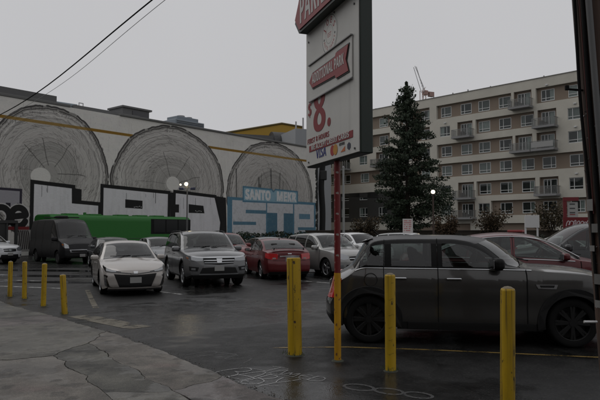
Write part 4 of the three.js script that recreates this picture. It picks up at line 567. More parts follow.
// grey family SUV
{
  const k = makeCar({ name: 'grey_suv', label: 'grey three row SUV with chrome grille bar beside the beige hatchback', pos: on(-3.4, 20.9), turn: head(.37, -.93),
    L: 4.94, W: 1.99, H: 1.77, wb: 2.82, fo: .98, wr: .385, sill: .27, tw: .24, rim: 'five',
    top: [[0, 1.0], [.08, 1.05], [.4, 1.11], [1.1, 1.17], [1.25, 1.2], [1.6, 1.42], [1.95, 1.64], [2.2, 1.73], [2.8, 1.77], [3.8, 1.75], [4.4, 1.7], [4.6, 1.64], [4.8, 1.3], [4.87, 1.12], [4.94, 1.05]],
    belt: [[0, .93], [.15, .99], [.6, 1.04], [1.2, 1.08], [4.4, 1.16], [4.8, 1.08], [4.94, 1.0]], capF: [[.25, .10], [.42, .01], [.6, 0], [.8, .02], [.95, .05], [1.1, .12]], capR: [[.25, .1], [.45, 0], [.7, 0], [1, .03]], bowF: .2, bowR: .1, nf: .13, tumble: .26, crown: .07, ws: [1.25, 2.02], rw: [4.58, 4.84], side: [[1.55, 2.6], [2.7, 3.6], [3.7, 4.4]], doors: [[1.42, 2.65], [2.65, 3.7]], seams: [1.42, 2.65, 3.7], paint: paint(.145, .147, .15, .5, .34), rearGlass: dimGlass, clad: true, seatRows: [0, .9, 1.7] });
  k.handles(); k.mirrors(undefined, 1.25); k.wipers(); k.rails(2.2, 4.3, plastic);
  k.front('grille', [[-.5, .92], [0, .93], [.5, .92]], [[-.46, .74], [0, .71], [.46, .74]], plastic, .008);
  k.front('grille_bar', [[-.98, 1.0], [-.6, .955], [0, .965], [.6, .955], [.98, 1.0]], [[-.98, .975], [-.6, .915], [0, .915], [.6, .915], [.98, .975]], chrome, .02);
  k.front('grille_slat', [[-.48, .86], [0, .86], [.48, .86]], [[-.48, .835], [0, .83], [.48, .835]], chrome, .02); k.front('grille_slat', [[-.46, .79], [0, .785], [.46, .79]], [[-.46, .765], [0, .757], [.46, .765]], alloy, .018);
  k.front('emblem', [[-.09, .90], [.09, .90]], [[-.07, .77], [.07, .77]], chrome, .03);
  k.fpair('headlight', [[.5, .93], [.7, .95], [.88, .98], [1.16, 1.0]], [[.5, .83], [.7, .82], [.9, .84], [1.14, .93]], lampClear, .012);
  k.fpair('marker_light', [[.98, .93], [1.15, .955]], [[.98, .88], [1.13, .92]], lampAmber, .018);
  k.front('lower_grille', [[-.52, .62], [0, .64], [.52, .62]], [[-.6, .45], [0, .44], [.6, .45]], plastic, .008);
  k.fpair('fog_recess', [[.62, .64], [.95, .67]], [[.66, .52], [.93, .54]], plastic, .008); k.fpair('fog_lamp', [[.72, .61], [.84, .62]], [[.72, .55], [.84, .56]], lampClear, .016);
  k.bumperStrip(false, .405, .43, .62, alloy, .014, 'skid_trim'); k.bumperStrip(false, .28, .4, .8, plastic, .006); k.plate(false, .6);
  k.rpair('tail_light', [[.7, 1.1], [1.0, 1.1]], [[.74, .8], [1.0, .8]], lampRed, .02);
}
// dark red sedan, seen from behind
{
  const k = makeCar({ name: 'red_sedan', label: 'dark red sedan with a boot spoiler parked nose in beside the grey SUV', pos: on(-1.0, 23.7), turn: head(-.28, .96),
    L: 4.6, W: 1.79, H: 1.475, wb: 2.685, fo: .93, wr: .325, sill: .2, rim: 'five', tailName: 'boot_lid', top: sedanTop(), belt: [[0, .62], [.15, .7], [.6, .83], [1.2, .92], [3.9, 1.02], [4.4, .99], [4.6, .9]], capF: capSoft, capR: [[.2, .10], [.36, .0], [.55, 0], [.75, .04], [.95, .05], [1.1, .08]], bowR: .15, nr: .13, ws: [1.22, 2.0], rw: [3.2, 3.98], side: [[1.5, 2.4], [2.5, 3.3], [3.36, 3.75]], doors: [[1.35, 2.45], [2.45, 3.35]], seams: [1.35, 2.45, 3.35], paint: paint(.10, .005, .007, .3, .4, .4), rearGlass: dimGlass });
  k.handles(); k.mirrors();
  k.rpair('tail_light', [[.42, .93], [.62, .95], [.98, .96]], [[.45, .75], [.62, .73], [.98, .80]], lampRed, .016);
  k.rpair('reversing_light', [[.50, .80], [.62, .80]], [[.5, .76], [.62, .755]], plateM, .022);
  k.rear('chrome_bar', [[-.36, .87], [0, .88], [.36, .87]], [[-.36, .825], [0, .83], [.36, .825]], chrome, .02);
  k.rear('emblem', [[-.07, .955], [.07, .955]], [[-.07, .925], [.07, .925]], chrome, .02); k.plate(true, .74);
  k.bumperStrip(true, .2, .3, .72, plastic, .006); k.rear('boot_seam', [[-.6, .70], [0, .69], [.6, .70]], [[-.6, .69], [0, .68], [.6, .69]], rubber, .003);
  part(k.c, 'spoiler', [rbox(.18, .025, 1.3, .01, -k.L / 2 + .17, 1.145, 0), rbox(.1, .08, .04, .01, -k.L / 2 + .2, 1.10, .55), rbox(.1, .08, .04, .01, -k.L / 2 + .2, 1.10, -.55)], blackGloss);
  part(k.c, 'antenna', [rbox(.1, .05, .03, .012, k.L / 2 - 3.0, 1.45, 0)], plastic);
}
// small SUV shape, used for the silver one and some in the background
const suv = (p) => makeCar({ L: 4.53, W: 1.82, H: 1.68, wb: 2.62, fo: .9, wr: .355, sill: .25, tw: .21, rim: 'five',
  top: [[0, .88], [.1, .95], [.4, 1.02], [1.0, 1.1], [1.15, 1.14], [1.5, 1.38], [1.85, 1.58], [2.1, 1.65], [2.6, 1.68], [3.4, 1.66], [4.0, 1.6], [4.2, 1.53], [4.4, 1.22], [4.47, 1.08], [4.53, 1.02]],
  belt: [[0, .82], [.15, .9], [.6, .97], [1.2, 1.03], [3.4, 1.1], [4.1, 1.14], [4.4, 1.05], [4.53, .96]], capF: [[.25, .10], [.4, .01], [.6, 0], [.78, .04], [1.0, .16]], capR: [[.25, .1], [.45, 0], [.7, 0], [1, .04]], bowF: .2, nf: .15, tumble: .28, ws: [1.15, 1.9], rw: [4.18, 4.44], side: [[1.45, 2.4], [2.5, 3.35], [3.42, 4.0]], doors: [[1.32, 2.45], [2.45, 3.4]], seams: [1.32, 2.45, 3.4], ...p });
const suvTrim = k => { k.handles(); k.mirrors(undefined, 1.2); k.wipers();
  k.front('grille', [[-.38, .80], [0, .82], [.38, .80]], [[-.36, .66], [0, .64], [.36, .66]], plastic, .008); k.front('grille_bar', [[-.38, .745], [.38, .745]], [[-.38, .72], [.38, .72]], chrome, .018); k.front('emblem', [[-.07, .77], [.07, .77]], [[-.06, .68], [.06, .68]], chrome, .026);
  k.fpair('headlight', [[.42, .83], [.62, .90], [.84, .93], [1.0, .93]], [[.42, .7], [.62, .68], [.84, .72], [1.0, .82]], lampClear, .012); k.front('lower_grille', [[-.5, .5], [.5, .5]], [[-.54, .34], [.54, .34]], plastic, .008); k.fpair('fog_lamp', [[.62, .5], [.74, .5]], [[.62, .42], [.74, .42]], lampClear, .012);
  k.bumperStrip(false, .25, .33, .7, plastic, .006); k.plate(false, .52); k.rpair('tail_light', [[.62, 1.1], [.9, 1.1]], [[.66, .75], [.9, .75]], lampRed, .02); return k; };
suvTrim(suv({ name: 'silver_suv', label: 'silver compact SUV facing out beside the dark red sedan', pos: on(1.05, 24.4), turn: head(.5, -.866), paint: paint(.29, .29, .28, .4, .4) }));
suvTrim(suv({ name: 'white_suv', label: 'white SUV behind the silver compact SUV and the sign pole', pos: on(3.1, 32.5), turn: head(.5, -.86), paint: paint(.62, .63, .63, .05, .4) }));
suvTrim(suv({ name: 'white_suv', label: 'white SUV with dark lower bumper beside the row of short bollards', pos: on(-17.45, 33.2), turn: head(.88, -.47), paint: paint(.6, .61, .62, .05, .4) }));
suvTrim(suv({ name: 'dark_suv', label: 'dark slate SUV whose nose points left beyond the red saloon', pos: on(6.6, 13.75), turn: head(-.985, .17), paint: paint(.025, .026, .028, .4, .4, .5), rearGlass: dimGlass }));
suvTrim(suv({ name: 'red_suv', label: 'red SUV half hidden behind the grey three row SUV', pos: on(-3.55, 28.0), turn: head(.4, -.92), paint: paint(.13, .012, .012, .2, .4, .5) }));
suvTrim(suv({ name: 'charcoal_suv', label: 'charcoal SUV with a red parcel on its roof by the white notice board', pos: on(11.9, 33), turn: head(.75, -.66), paint: paint(.035, .035, .037, .3, .4) }));
// saloon shape
const saloon = p => makeCar({ L: 4.75, W: 1.84, H: 1.46, wb: 2.78, fo: .95, wr: .33, sill: .19, rim: 'ten', tailName: 'boot_lid', top: sedanTop().map(([d, y]) => [d * 4.75 / 4.6, y * .99]), belt: [[0, .62], [.15, .7], [.6, .83], [1.2, .92], [3.9, .99], [4.5, .97], [4.75, .88]], capF: capSoft, capR: capRear, ws: [1.27, 2.06], rw: [3.3, 4.1], side: [[1.55, 2.5], [2.6, 3.4], [3.46, 3.85]], doors: [[1.4, 2.55], [2.55, 3.45]], seams: [1.4, 2.55, 3.45], tumble: .4, ...p });
const saloonTrim = (k, ch) => { k.handles(ch ? chrome : undefined); k.mirrors(); k.wipers(); if (ch) k.beltTrim(chrome, .022, 1.5, 3.9); k.fpair('headlight', [[.45, .68], [.65, .72], [.9, .78]], [[.45, .58], [.65, .58], [.9, .68]], lampClear, .012); k.front('grille', [[-.4, .62], [.4, .62]], [[-.42, .34], [.42, .34]], plastic, .008); k.plate(false, .42); k.rpair('tail_light', [[.45, .9], [.9, .92]], [[.5, .74], [.9, .76]], lampRed, .016); k.bumperStrip(true, .2, .3, .7, plastic); k.bumperStrip(false, .16, .24, .7, plastic); k.plate(true, .68); return k; };
{
  const k = saloonTrim(saloon({ name: 'red_saloon', label: 'deep red saloon with bright window trim behind the grey compact hatchback', pos: on(4.35, 12.1), turn: head(.985, -.17), paint: paint(.08, .004, .007, .3, .36, .4) }), true);
  // bright arch over the side windows
  for (const sd of [1, -1]) { const pts = []; for (let i = 0; i <= 16; i++) { const d = 1.42 + i / 16 * 2.5, b = k.B(d), R = Math.max(k.T(d) - .06, b + .01), f = .95, zB = k.plan(d) * k.lat(b), zr = zB - .03 - .4 * (R - b); pts.push([k.L / 2 - d, b + (R - b) * f, sd * (zB - (zB - zr) * f + .012)]); } part(k.c, 'window_trim', [tube(pts, .011, 40, 6)], chrome); }
}
saloonTrim(saloon({ name: 'white_saloon', label: 'white saloon beyond the red saloon by the white notice board', pos: on(12.4, 27.6), turn: head(.8, -.6), paint: paint(.6, .6, .6, .05, .4) }));
saloonTrim(saloon({ name: 'grey_saloon', label: 'dark grey saloon behind the dark red sedan', pos: on(-1.5, 30.5), turn: head(.5, -.86), paint: paint(.045, .047, .05, .4, .4) }));
saloonTrim(saloon({ name: 'slate_saloon', label: 'slate saloon between the black van and the beige hatchback', pos: on(-9.2, 29.4), turn: head(.45, -.89), paint: paint(.05, .055, .057, .4, .4) }));
saloonTrim(saloon({ name: 'pale_grey_saloon', label: 'pale grey saloon in the gap between beige hatchback and grey SUV', pos: on(-7.15, 30.6), turn: head(.5, -.86), paint: paint(.2, .21, .22, .4, .4) }));
suvTrim(suv({ name: 'pale_silver_suv', label: 'pale silver SUV far beyond the black roof by the small red lettered sign', pos: on(6.2, 33.2), turn: head(.85, -.52), paint: paint(.42, .43, .43, .3, .4) }));
saloonTrim(saloon({ name: 'black_saloon', label: 'black saloon far off under the street lamp', pos: on(10.6, 41), turn: head(.9, -.43), paint: paint(.02, .02, .021, .2, .4) }));
// black delivery van
{
  const k = makeCar({ name: 'black_van', label: 'black high roof delivery van parked before the green bus', category: 'van', pos: on(-13.4, 34.1), turn: head(.66, -.75),
    L: 5.6, W: 2.05, H: 2.45, wb: 3.45, fo: .95, wr: .35, sill: .3, tw: .22, rim: 'steel', rimM: M(lin(.05), .5, { metalness: .5 }),
    top: [[0, 1.08], [.1, 1.14], [.45, 1.27], [.7, 1.36], [.8, 1.42], [1.25, 1.93], [1.6, 2.28], [1.85, 2.4], [2.2, 2.45], [4.8, 2.45], [5.4, 2.42], [5.55, 2.36], [5.6, 2.28]], belt: [[0, .98], [.2, 1.08], [.6, 1.2], [1.0, 1.24], [1.6, 1.26], [5.5, 1.26], [5.6, 1.24]],
    capF: [[.3, .08], [.45, 0], [.7, 0], [.95, .06], [1.2, .16]], capR: [[.3, .02], [.5, 0], [2.4, 0]], bowF: .22, bowR: .04, nf: .14, nr: .03, tumble: .10, crown: .09, ws: [.8, 1.62], rw: null, side: [[1.0, 1.75]], doors: [[.92, 1.85]], seams: [.92, 1.85, 3.3, 4.5], paint: MP(lin(.008, .008, .009), .42, { specularIntensity: .6 }), cabEnd: 2.1, seatRows: [0], seatD: 1.85, mirD: .35 });
  k.mirrors(plastic, 1.6); k.wipers(); k.handles(plastic);
  k.front('chrome_grille', [[-.66, .76], [0, .78], [.66, .76]], [[-.62, .62], [0, .62], [.62, .62]], alloy, .016); k.front('grille', [[-.58, .735], [.58, .735]], [[-.56, .645], [.56, .645]], plastic, .024);
  k.fpair('headlight', [[.7, 1.0], [.85, 1.1], [1.05, 1.14]], [[.68, .84], [.85, .84], [1.05, .96]], lampClear, .014); k.fpair('marker_light', [[.94, 1.05], [1.08, 1.08]], [[.94, .98], [1.08, 1.0]], lampAmber, .022);
  k.bumperStrip(false, .34, .56, .8, plastic, .01); k.plate(false, .46);
  part(k.c, 'roof_rack', [bar([k.L / 2 - 2.4, 2.52, -.7], [k.L / 2 - 2.4, 2.52, .7], .03), bar([k.L / 2 - 4, 2.52, -.7], [k.L / 2 - 4, 2.52, .7], .03), rbox(.7, .16, .5, .05, k.L / 2 - 2.9, 2.54, .1)], plastic);
}
// green bus along the warehouse wall
{
  const th = Math.atan2(.771, .637), d = 3.0;
  const o = thing('green_bus', 'bright green low bus with a black glazed front end along the painted wall', 'bus', [-20.8 + .637 * 7.5 + .771 * d, WBASE, -41.6 - .771 * 7.5 + .637 * d], th);
  const green = MP(lin(.014, .13, .016), .4, { specularIntensity: .7 }), L = 12.0, Wd = 2.4, h = 2.85;
  const s = new THREE.Shape(); const w = Wd / 2; s.moveTo(-w, .35); s.lineTo(w, .35); s.lineTo(w, h - .32); s.quadraticCurveTo(w - .01, h - .02, w - .32, h); s.lineTo(-w + .32, h); s.quadraticCurveTo(-w + .01, h - .02, -w, h - .32); s.closePath();
  const g = new THREE.ExtrudeGeometry(s, { depth: L - .3, bevelEnabled: true, bevelSize: .12, bevelThickness: .15, bevelSegments: 4, curveSegments: 8 }); g.scale(.91, .955, 1); g.translate(0, .06, -L / 2 + .15); g.rotateY(Math.PI / 2);
  part(o, 'body', g, green);
  const gl = MP(lin(.005, .006, .006), .1, { specularIntensity: .5 });
  for (let i = 0; i < 3; i++) part(o, 'side_window', [rbox(1.1, 1.0, .03, .012, 2.85 + i * 1.2, 2.12, Wd / 2 + .013)], gl);
  part(o, 'black_panel', [rbox(3.9, 1.16, .03, .012, 4.0, 2.1, Wd / 2 - .002)], matteBlack);
  part(o, 'windscreen', [rbox(.04, 1.3, 1.9, .015, L / 2 + .01, 1.75, 0)], gl);
  part(o, 'corner_trim', [rbox(.08, .9, .06, .02, L / 2 - .1, 2.1, Wd / 2 - .06)], M(lin(.3), .5));
  for (const x of [-4.3, -2.5, -.2, 1.5, 3.1]) part(o, 'roof_hatch', [rbox(.9, .14, .8, .04, x, h + .05, .5)], green);
  part(o, 'roof_beacon', [cyl(.12, .1, .22, -3.2, h, .6)], green);
  part(o, 'green_stripe', [rbox(10, .06, .03, .01, -.3, 1.2, Wd / 2 - .005)], M(lin(.02, .07, .02), .5));
  for (const x of [-3.2, 3.0]) for (const z of [1, -1]) { const wg = new THREE.Group(); wg.name = 'wheel'; wg.position.set(x, .45, z * 1.0); if (z < 0) wg.rotation.y = Math.PI; o.add(wg); const q = wheelSet(.45, .28, 'steel', M(lin(.2), .5, { metalness: .6 })); part(wg, 'tyre', q.tyre, rubber); part(wg, 'rim', q.rim, q.rimM); }
}

// ---------------------------------------------------------------- parking sign
{
  // local x along the face from its far left edge to the near right edge, +z out of the face
  const o = thing('parking_sign', 'tall white parking price sign with red arrow on a red and yellow pole', 'sign', [.43, 0, -6.93], Math.atan2(-.943, .333));
  // base of the pole is the origin; the face's left edge lies at lx0
  const lx0 = (.10 - .43) * .333 + (7.7 - 6.93) * -.943, w = 1.6, y0 = 2.29, y1 = 4.62, zf = .065;
  const paintChip = dataTex(256, (u, v) => { const n = fbm(u * 6, v * 40, 3, 4, 6), m = smooth(.68, .72, n); return [.40 * (1 - m) + .55 * m, .055 * (1 - m) + .52 * m, .06 * (1 - m) + .5 * m]; });
  part(o, 'pole_upper', [cyl(.036, .036, y0 + .3 - 1.0, 0, 1.0, -.0, 18)], M(0xffffff, .5, { map: paintChip }));
  const yel = dataTex(256, (u, v) => { const n = fbm(u * 8, v * 24, 5, 4, 8), m = smooth(.66, .71, n), d = fbm(u * 3, v * 5, 8, 3, 4) - .5; return [.72 + .1 * d - .3 * m, .53 + .08 * d - .25 * m, .05 + .1 * m]; });
  part(o, 'pole_lower', [cyl(.039, .039, 1.0, 0, 0, 0, 18)], M(0xffffff, .55, { map: yel }));
  part(o, 'pole_footing', [new THREE.CylinderGeometry(.055, .075, .018, 18).translate(0, .006, 0)], M(lin(.05, .055, .04), .9));
  const white = M(0xffffff, .6, { map: dataTex(256, (u, v) => { const n = fbm(u * 5, v * 9, 13, 4, 5), st = smooth(.6, .75, fbm(u * 14, v * 1.0, 6, 3, 14)); const c = .735 + .05 * (n - .5) - .03 * st; return [c, c * .995, c * .97]; }) });
  const dkGreen = M(lin(.012, .022, .016), .5);
  part(o, 'sign_box', [rbox(w + .03, y1 - y0, .14, .012, lx0 + w / 2, (y0 + y1) / 2, zf - .075)], dkGreen);
  const face = (name, x0, x1, ya, yb, z, mat, thick = .012) => part(o, name, [rbox(x1 - x0, yb - ya, thick, .003, lx0 + (x0 + x1) / 2, (ya + yb) / 2, z)], mat);
  face('sign_face', .005, w - .005, y0 + .015, y1, zf + .004, white);
  face('arrow_panel', .16, 1.46, 3.12, 3.57, zf + .020, white); part(o, 'price_rail', [box(1.3, .012, .02, lx0 + .81, 3.11, zf + .03), box(1.32, .012, .03, lx0 + .81, 3.578, zf + .03)], M(lin(.25), .5));
  // red arrows as plates with a dark edge
  const red = M(lin(.235, .022, .024), .5), flatArrow = (pts, d) => { const s = new THREE.Shape(); pts.forEach(([x, y], i) => i ? s.lineTo(lx0 + x, y) : s.moveTo(lx0 + x, y)); s.closePath(); return new THREE.ExtrudeGeometry(s, { depth: d, bevelEnabled: false }); };
  const grow = (pts, e) => { const cx = pts.reduce((s, p) => s + p[0], 0) / pts.length, cy = pts.reduce((s, p) => s + p[1], 0) / pts.length; return pts.map(([x, y]) => [x + Math.sign(x - cx) * e, y + Math.sign(y - cy) * e]); };
  const a1 = [[-.09, 4.235], [.07, 4.06], [1.62, 4.06], [1.62, 4.44], [.07, 4.44]];
  { const g = flatArrow(grow(a1, .035), .11); g.translate(0, 0, zf + .012); part(o, 'top_arrow_edge', g, dkGreen); const f = flatArrow(a1, .012); f.translate(0, 0, zf + .124); part(o, 'top_arrow', f, red); }
  const a2 = [[.20, 3.35], [.31, 3.26], [1.03, 3.24], [1.06, 3.20], [1.40, 3.20], [1.33, 3.345], [1.40, 3.49], [1.06, 3.49], [1.03, 3.45], [.31, 3.44]];
  { const g = flatArrow(grow(a2, .014), .008); g.translate(0, 0, zf + .0275); part(o, 'arrow_outline', g, dkGreen); const f = flatArrow(a2, .006); f.translate(0, 0, zf + .037); part(o, 'direction_arrow', f, red); }
  // lettering: flat letter shapes a millimetre proud
  const font = await new FontLoader().loadAsync('fonts/droid/droid_sans_bold.typeface.json');
  const letters = (t, x, y, h, mat, z, par = o, wid) => { const sh = font.generateShapes(t, h / .72); const g = new THREE.ExtrudeGeometry(sh, { depth: .003, bevelEnabled: false, curveSegments: 5 }); g.computeBoundingBox(); const b = g.boundingBox, bw = b.max.x - b.min.x; g.translate(-b.min.x, 0, 0); if (wid) g.scale(wid / bw, 1, 1); g.translate(lx0 + x, y, z); return part(par, 'lettering', g, mat); };
  const ltr = M(lin(.5, .49, .47), .6), redInk = M(lin(.21, .014, .018), .6), grayInk = M(lin(.25, .1, .1), .6);
  letters('PARKING', .12, 4.12, .26, ltr, zf + .137, o, 1.4);
  letters('ADDITIONAL PARK', .31, 3.305, .09, ltr, zf + .0435, o, .98);
  letters('$', .08, 2.93, .13, redInk, zf + .011); letters('8', .27, 2.70, .38, redInk, zf + .011, o, .40); part(o, 'lettering', [new THREE.CylinderGeometry(.052, .052, .003, 20).rotateX(Math.PI / 2).translate(lx0 + .78, 2.755, zf + .0125)], redInk);
  letters('FIRST 8 HOURS', .06, 2.585, .045, redInk, zf + .011, o, .72);
  face('credit_bar', .12, 1.45, 2.475, 2.555, zf + .0125, redInk, .006); letters('WE ACCEPT CREDIT CARDS', .2, 2.49, .045, ltr, zf + .0165, o, 1.16);
  const visaM = M(lin(.03, .035, .16), .6); letters('VISA', .36, 2.37, .085, visaM, zf + .011, o, .33);
  const disc = (x, y, r, m, z) => part(o, 'card_emblem', [new THREE.CylinderGeometry(r, r, .003, 24).rotateX(Math.PI / 2).translate(lx0 + x, y, z)], m);
  disc(.88, 2.405, .062, M(lin(.3, .02, .02), .6), zf + .0115); disc(.97, 2.405, .062, M(lin(.42, .2, .02), .6), zf + .013);
  letters('DISCOVER', 1.08, 2.43, .022, M(lin(.1), .6), zf + .011, o, .15); { const s = [[1.12, 2.355], [1.24, 2.355], [1.24, 2.41]]; const g = flatArrow(s, .003); g.translate(0, 0, zf + .0105); part(o, 'card_emblem', g, M(lin(.45, .12, .03), .6)); }
  { const pts = []; for (let i = 0; i < 6; i++) pts.push([1.345 + .05 * Math.cos(i / 6 * 6.283 + .52), 2.395 + .042 * Math.sin(i / 6 * 6.283 + .52)]); const g = flatArrow(pts, .003); g.translate(0, 0, zf + .0105); part(o, 'card_emblem', g, M(lin(.02, .025, .05), .6)); }
  // round emblem with curved lettering
  const em = canvas(512, 512, (c) => { c.fillStyle = '#c6c5c0'; c.fillRect(0, 0, 512, 512); c.translate(256, 256); c.strokeStyle = '#34393c'; c.lineWidth = 9; c.beginPath(); c.arc(0, 0, 236, 0, 6.3); c.stroke(); c.lineWidth = 4; c.beginPath(); c.arc(0, 0, 112, 0, 6.3); c.stroke(); c.textAlign = 'center'; c.textBaseline = 'middle';
    const arc = (t, r, a0, a1, px, col, flip) => { c.fillStyle = col; c.font = `bold ${px}px sans-serif`; [...t].forEach((ch, i) => { const a = a0 + (a1 - a0) * (t.length < 2 ? .5 : i / (t.length - 1)); c.save(); c.rotate(a); c.translate(0, flip ? r : -r); c.fillText(ch, 0, 0); c.restore(); }); };
    arc('JOES', 172, -1.05, 1.05, 108, '#8c2226'); arc('AUTO PARKS', 172, 1.15, -1.15, 62, '#9a5a5a', true); c.font = 'bold 76px sans-serif'; c.fillStyle = '#9a4a4c'; c.fillText('EST', 0, 4); c.fillStyle = '#2c2f33'; for (const s of [-1, 1]) { c.beginPath(); c.arc(s * 172, 30, 16, 0, 6.3); c.fill(); } });
  part(o, 'round_emblem', [new THREE.CircleGeometry(.245, 48).translate(lx0 + .8, 3.79, zf + .0125)], M(0xffffff, .6, { map: em }));
  part(o, 'bolts', [[.95, 4.0], [.1, 2.35], [1.5, 2.35], [.1, 3.9], [1.5, 3.9]].map(([x, y]) => new THREE.CylinderGeometry(.012, .012, .012, 10).rotateX(Math.PI / 2).translate(lx0 + x, y, zf + .015)), M(lin(.05), .5));
}
// ---------------------------------------------------------------- bollards
{
  const mk = seed => { const hgt = (u, v) => fbm(u * 10, v * 16, seed, 4, 10); const chip = (u, v) => smooth(.82, .85, fbm(u * 14, v * 40, seed, 4, 14)), scr = (u, v) => smooth(.72, .76, fbm(u * 5, v * 70, seed + 21, 3, 5)) * smooth(.5, .6, fbm(u * 3, v * 4, seed + 23, 2, 3));
    return MP(0xffffff, .55, { map: dataTex(512, (u, v) => { const m = chip(u, v), k = scr(u, v), d = fbm(u * 4, v * 6, seed + 5, 4, 4) - .5, s = smooth(.56, .74, fbm(u * 22, v * 2, seed + 9, 4, 22)), dirt = smooth(.72, .80, fbm(u * 12, v * 26, seed + 40, 4, 12)); const f = 1 - .30 * s - .22 * k; return [clamp((.69 + .16 * d) * f * (1 - dirt * .62) - .42 * m), clamp((.56 + .14 * d) * f * (1 - dirt * .60) - .36 * m), clamp(.055 + .07 * m + .05 * dirt + .05 * s)]; }), bumpMap: dataTex(256, (u, v) => .6 * hgt(u, v) + .4 - .35 * chip(u, v), false), bumpScale: .004 }); };
  const mats = [mk(1), mk(31), mk(61)];
  const list = [[-7.7, 16.04, .057, .93, 0, 0, 'yellow bollard at the far end of the short bollard row'], [-7.1, 15.57, .057, .95, .01, 0, 'yellow bollard second in the short bollard row from the painted warehouse side'], [-5.94, 14.0, .057, .98, -.01, 0, 'upright yellow bollard next to the leaning one by the pavement'], [-4.8, 12.35, .06, .80, .07, 0, 'short leaning yellow bollard at the edge of the lot entrance'],
    [-.06, 7.26, .084, 1.16, .015, 0, 'thick yellow bollard beside the sign pole'], [.96, 6.44, .057, 1.01, 0, 0, 'yellow bollard before the rear door of the grey compact hatchback'], [1.7, 5.0, .059, 1.0, -.02, 0, 'worn yellow bollard before the front wing of the grey compact hatchback']];
  list.forEach(([X, D, r, h, lean, _, label], i) => {
    const o = thing('bollard', label, 'bollard', on(X, D), 0, 'yellow bollards along the pavement');
    const rd = h > 1.1 ? [[0, h - .002], [r * .9, h], [r, h - .012]] : [[0, h + .022], [r * .5, h + .017], [r * .9, h + .004], [r, h - .015]];
    const pts = [...rd, [r, h * .6], [r, h * .3], [r, -.05]].map(p => new THREE.Vector2(...p)).reverse();
    const g = new THREE.LatheGeometry(pts, 28); g.rotateZ(lean); const u = g.attributes.uv; for (let k = 0; k < u.count; k++) u.setX(k, u.getX(k) + i * .37);
    part(o, 'post', g, mats[i % 3]);
    const cap = new THREE.LatheGeometry(rd.slice().reverse().map(([a, b]) => new THREE.Vector2(a * .92, b + .003)), 24); cap.rotateZ(lean); part(o, 'concrete_cap', cap, M(lin(.2, .17, .12), .9));
    part(o, 'footing', [new THREE.CylinderGeometry(r * 1.15, r * 1.45, .014, 20).translate(0, .004, 0)], M(lin(.045, .048, .035), .9));
    const rr = rng(i + 4), tuft = []; for (let k = 0; k < 26; k++) { const a = rr() * 6.28, q = r * (1.05 + rr() * .9), hh = .02 + rr() * .04; tuft.push(new THREE.ConeGeometry(.004, hh, 3).rotateX((rr() - .5) * 1.2).rotateZ((rr() - .5) * 1.2).translate(Math.cos(a) * q, .015 + hh / 2, Math.sin(a) * q)); } const t = part(o, 'weeds', tuft, M(lin(.05, .075, .025), .9)); t.userData.kind = 'stuff';
  });
}
// ---------------------------------------------------------------- utility pole at the right, with its cables and papers
{
  const o = thing('utility_pole', 'dark wooden utility pole with cables and torn notices', 'pole', [2.28, 0, -4.2]);
  const wood = MP(0xffffff, .75, { map: dataTex(512, (u, v) => { const g = fbm(u * 60, v * 3, 3, 4, 60), k = fbm(u * 8, v * 4, 9, 3, 8), cr = smooth(.66, .72, fbm(u * 50, v * 1.0, 19, 3, 50)); const c = .21 + .14 * (g - .5) + .07 * (k - .5) - .12 * cr; return [clamp(c * 1.2), clamp(c * .88), clamp(c * .70)]; }), bumpMap: dataTex(256, (u, v) => fbm(u * 60, v * 2, 3, 3, 60), false), bumpScale: .012 });
  const lean = t => -.010 - .068 * t;
  const prof = []; for (let i = 0; i <= 20; i++) prof.push(new THREE.Vector2(.17 - .05 * i / 20, 10 * i / 20)); const g = new THREE.LatheGeometry(prof, 28); g.translate(0, -.05, 0);
  const p = g.attributes.position; for (let i = 0; i < p.count; i++) p.setX(i, p.getX(i) - .055 * p.getY(i) * 1); { const u = g.attributes.uv; for (let i = 0; i < u.count; i++) u.setY(i, u.getY(i) * 4); } g.computeVertexNormals();
  part(o, 'wooden_shaft', g, wood);
  const ax = (y, a, r = .17) => { const R = .17 - .05 * y / 10 + (r - .17); return [-.055 * y + Math.cos(a) * R, y, Math.sin(a) * R]; };
  const cable = (a, r, y0, y1, seed, m, sag = .012) => { const rr = rng(seed), pts = []; for (let i = 0; i <= 12; i++) { const y = y0 + (y1 - y0) * i / 12; pts.push(ax(y, a + (rr() - .5) * .12, .17 + r + rr() * sag)); } part(o, 'cable', [tube(pts, r, 60, 6)], m); };
  cable(2.95, .011, 1.0, 9.5, 3, rubber, .03); cable(2.75, .004, 1.6, 9.5, 5, M(lin(.07, .012, .01), .6), .02); cable(2.55, .014, .1, 9.5, 8, rubber, .01);
  part(o, 'conduit', [tube([ax(-.05, 2.3, .195), ax(3.2, 2.3, .195)], .022, 8, 8)], M(lin(.1), .6));
  part(o, 'bracket_arm', [bar([-.29, 2.47, .02], [-.40, 2.475, .03], .008), rbox(.025, .035, .02, .004, -.405, 2.485, .03)], rubber);
  const papers = [[1.66, 2.9, .06, .08, .2], [1.50, 2.75, .05, .06, .14], [1.36, 2.95, .05, .04, .18], [1.15, 2.8, .06, .07, .12], [.98, 2.9, .05, .05, .16]];
  for (const [y, a, w, h, c] of papers) { const cg = new THREE.CylinderGeometry(.19, .19, h, 8, 1, true, Math.PI / 2 - a - w / .38, w / .19); cg.translate(-.055 * y, y, 0); part(o, 'notice_paper', cg, M(lin(c, c * .98, c * .93), .9)); }
  const st = []; const rr = rng(9); for (let k = 0; k < 60; k++) { const y = .8 + rr() * 1.6, a = 2.2 + rr() * 1.4, q = ax(y, a, .172); st.push(box(.012, .003, .006, q[0], q[1], q[2], -a, rr() * 3)); } const s = part(o, 'staples', st, alloy); s.userData.kind = 'stuff';
  part(o, 'guard_bracket', [bar([-.25, .86, .06], [-.34, .86, .06], .009)], M(lin(.6), .4, { metalness: .5 }));
}
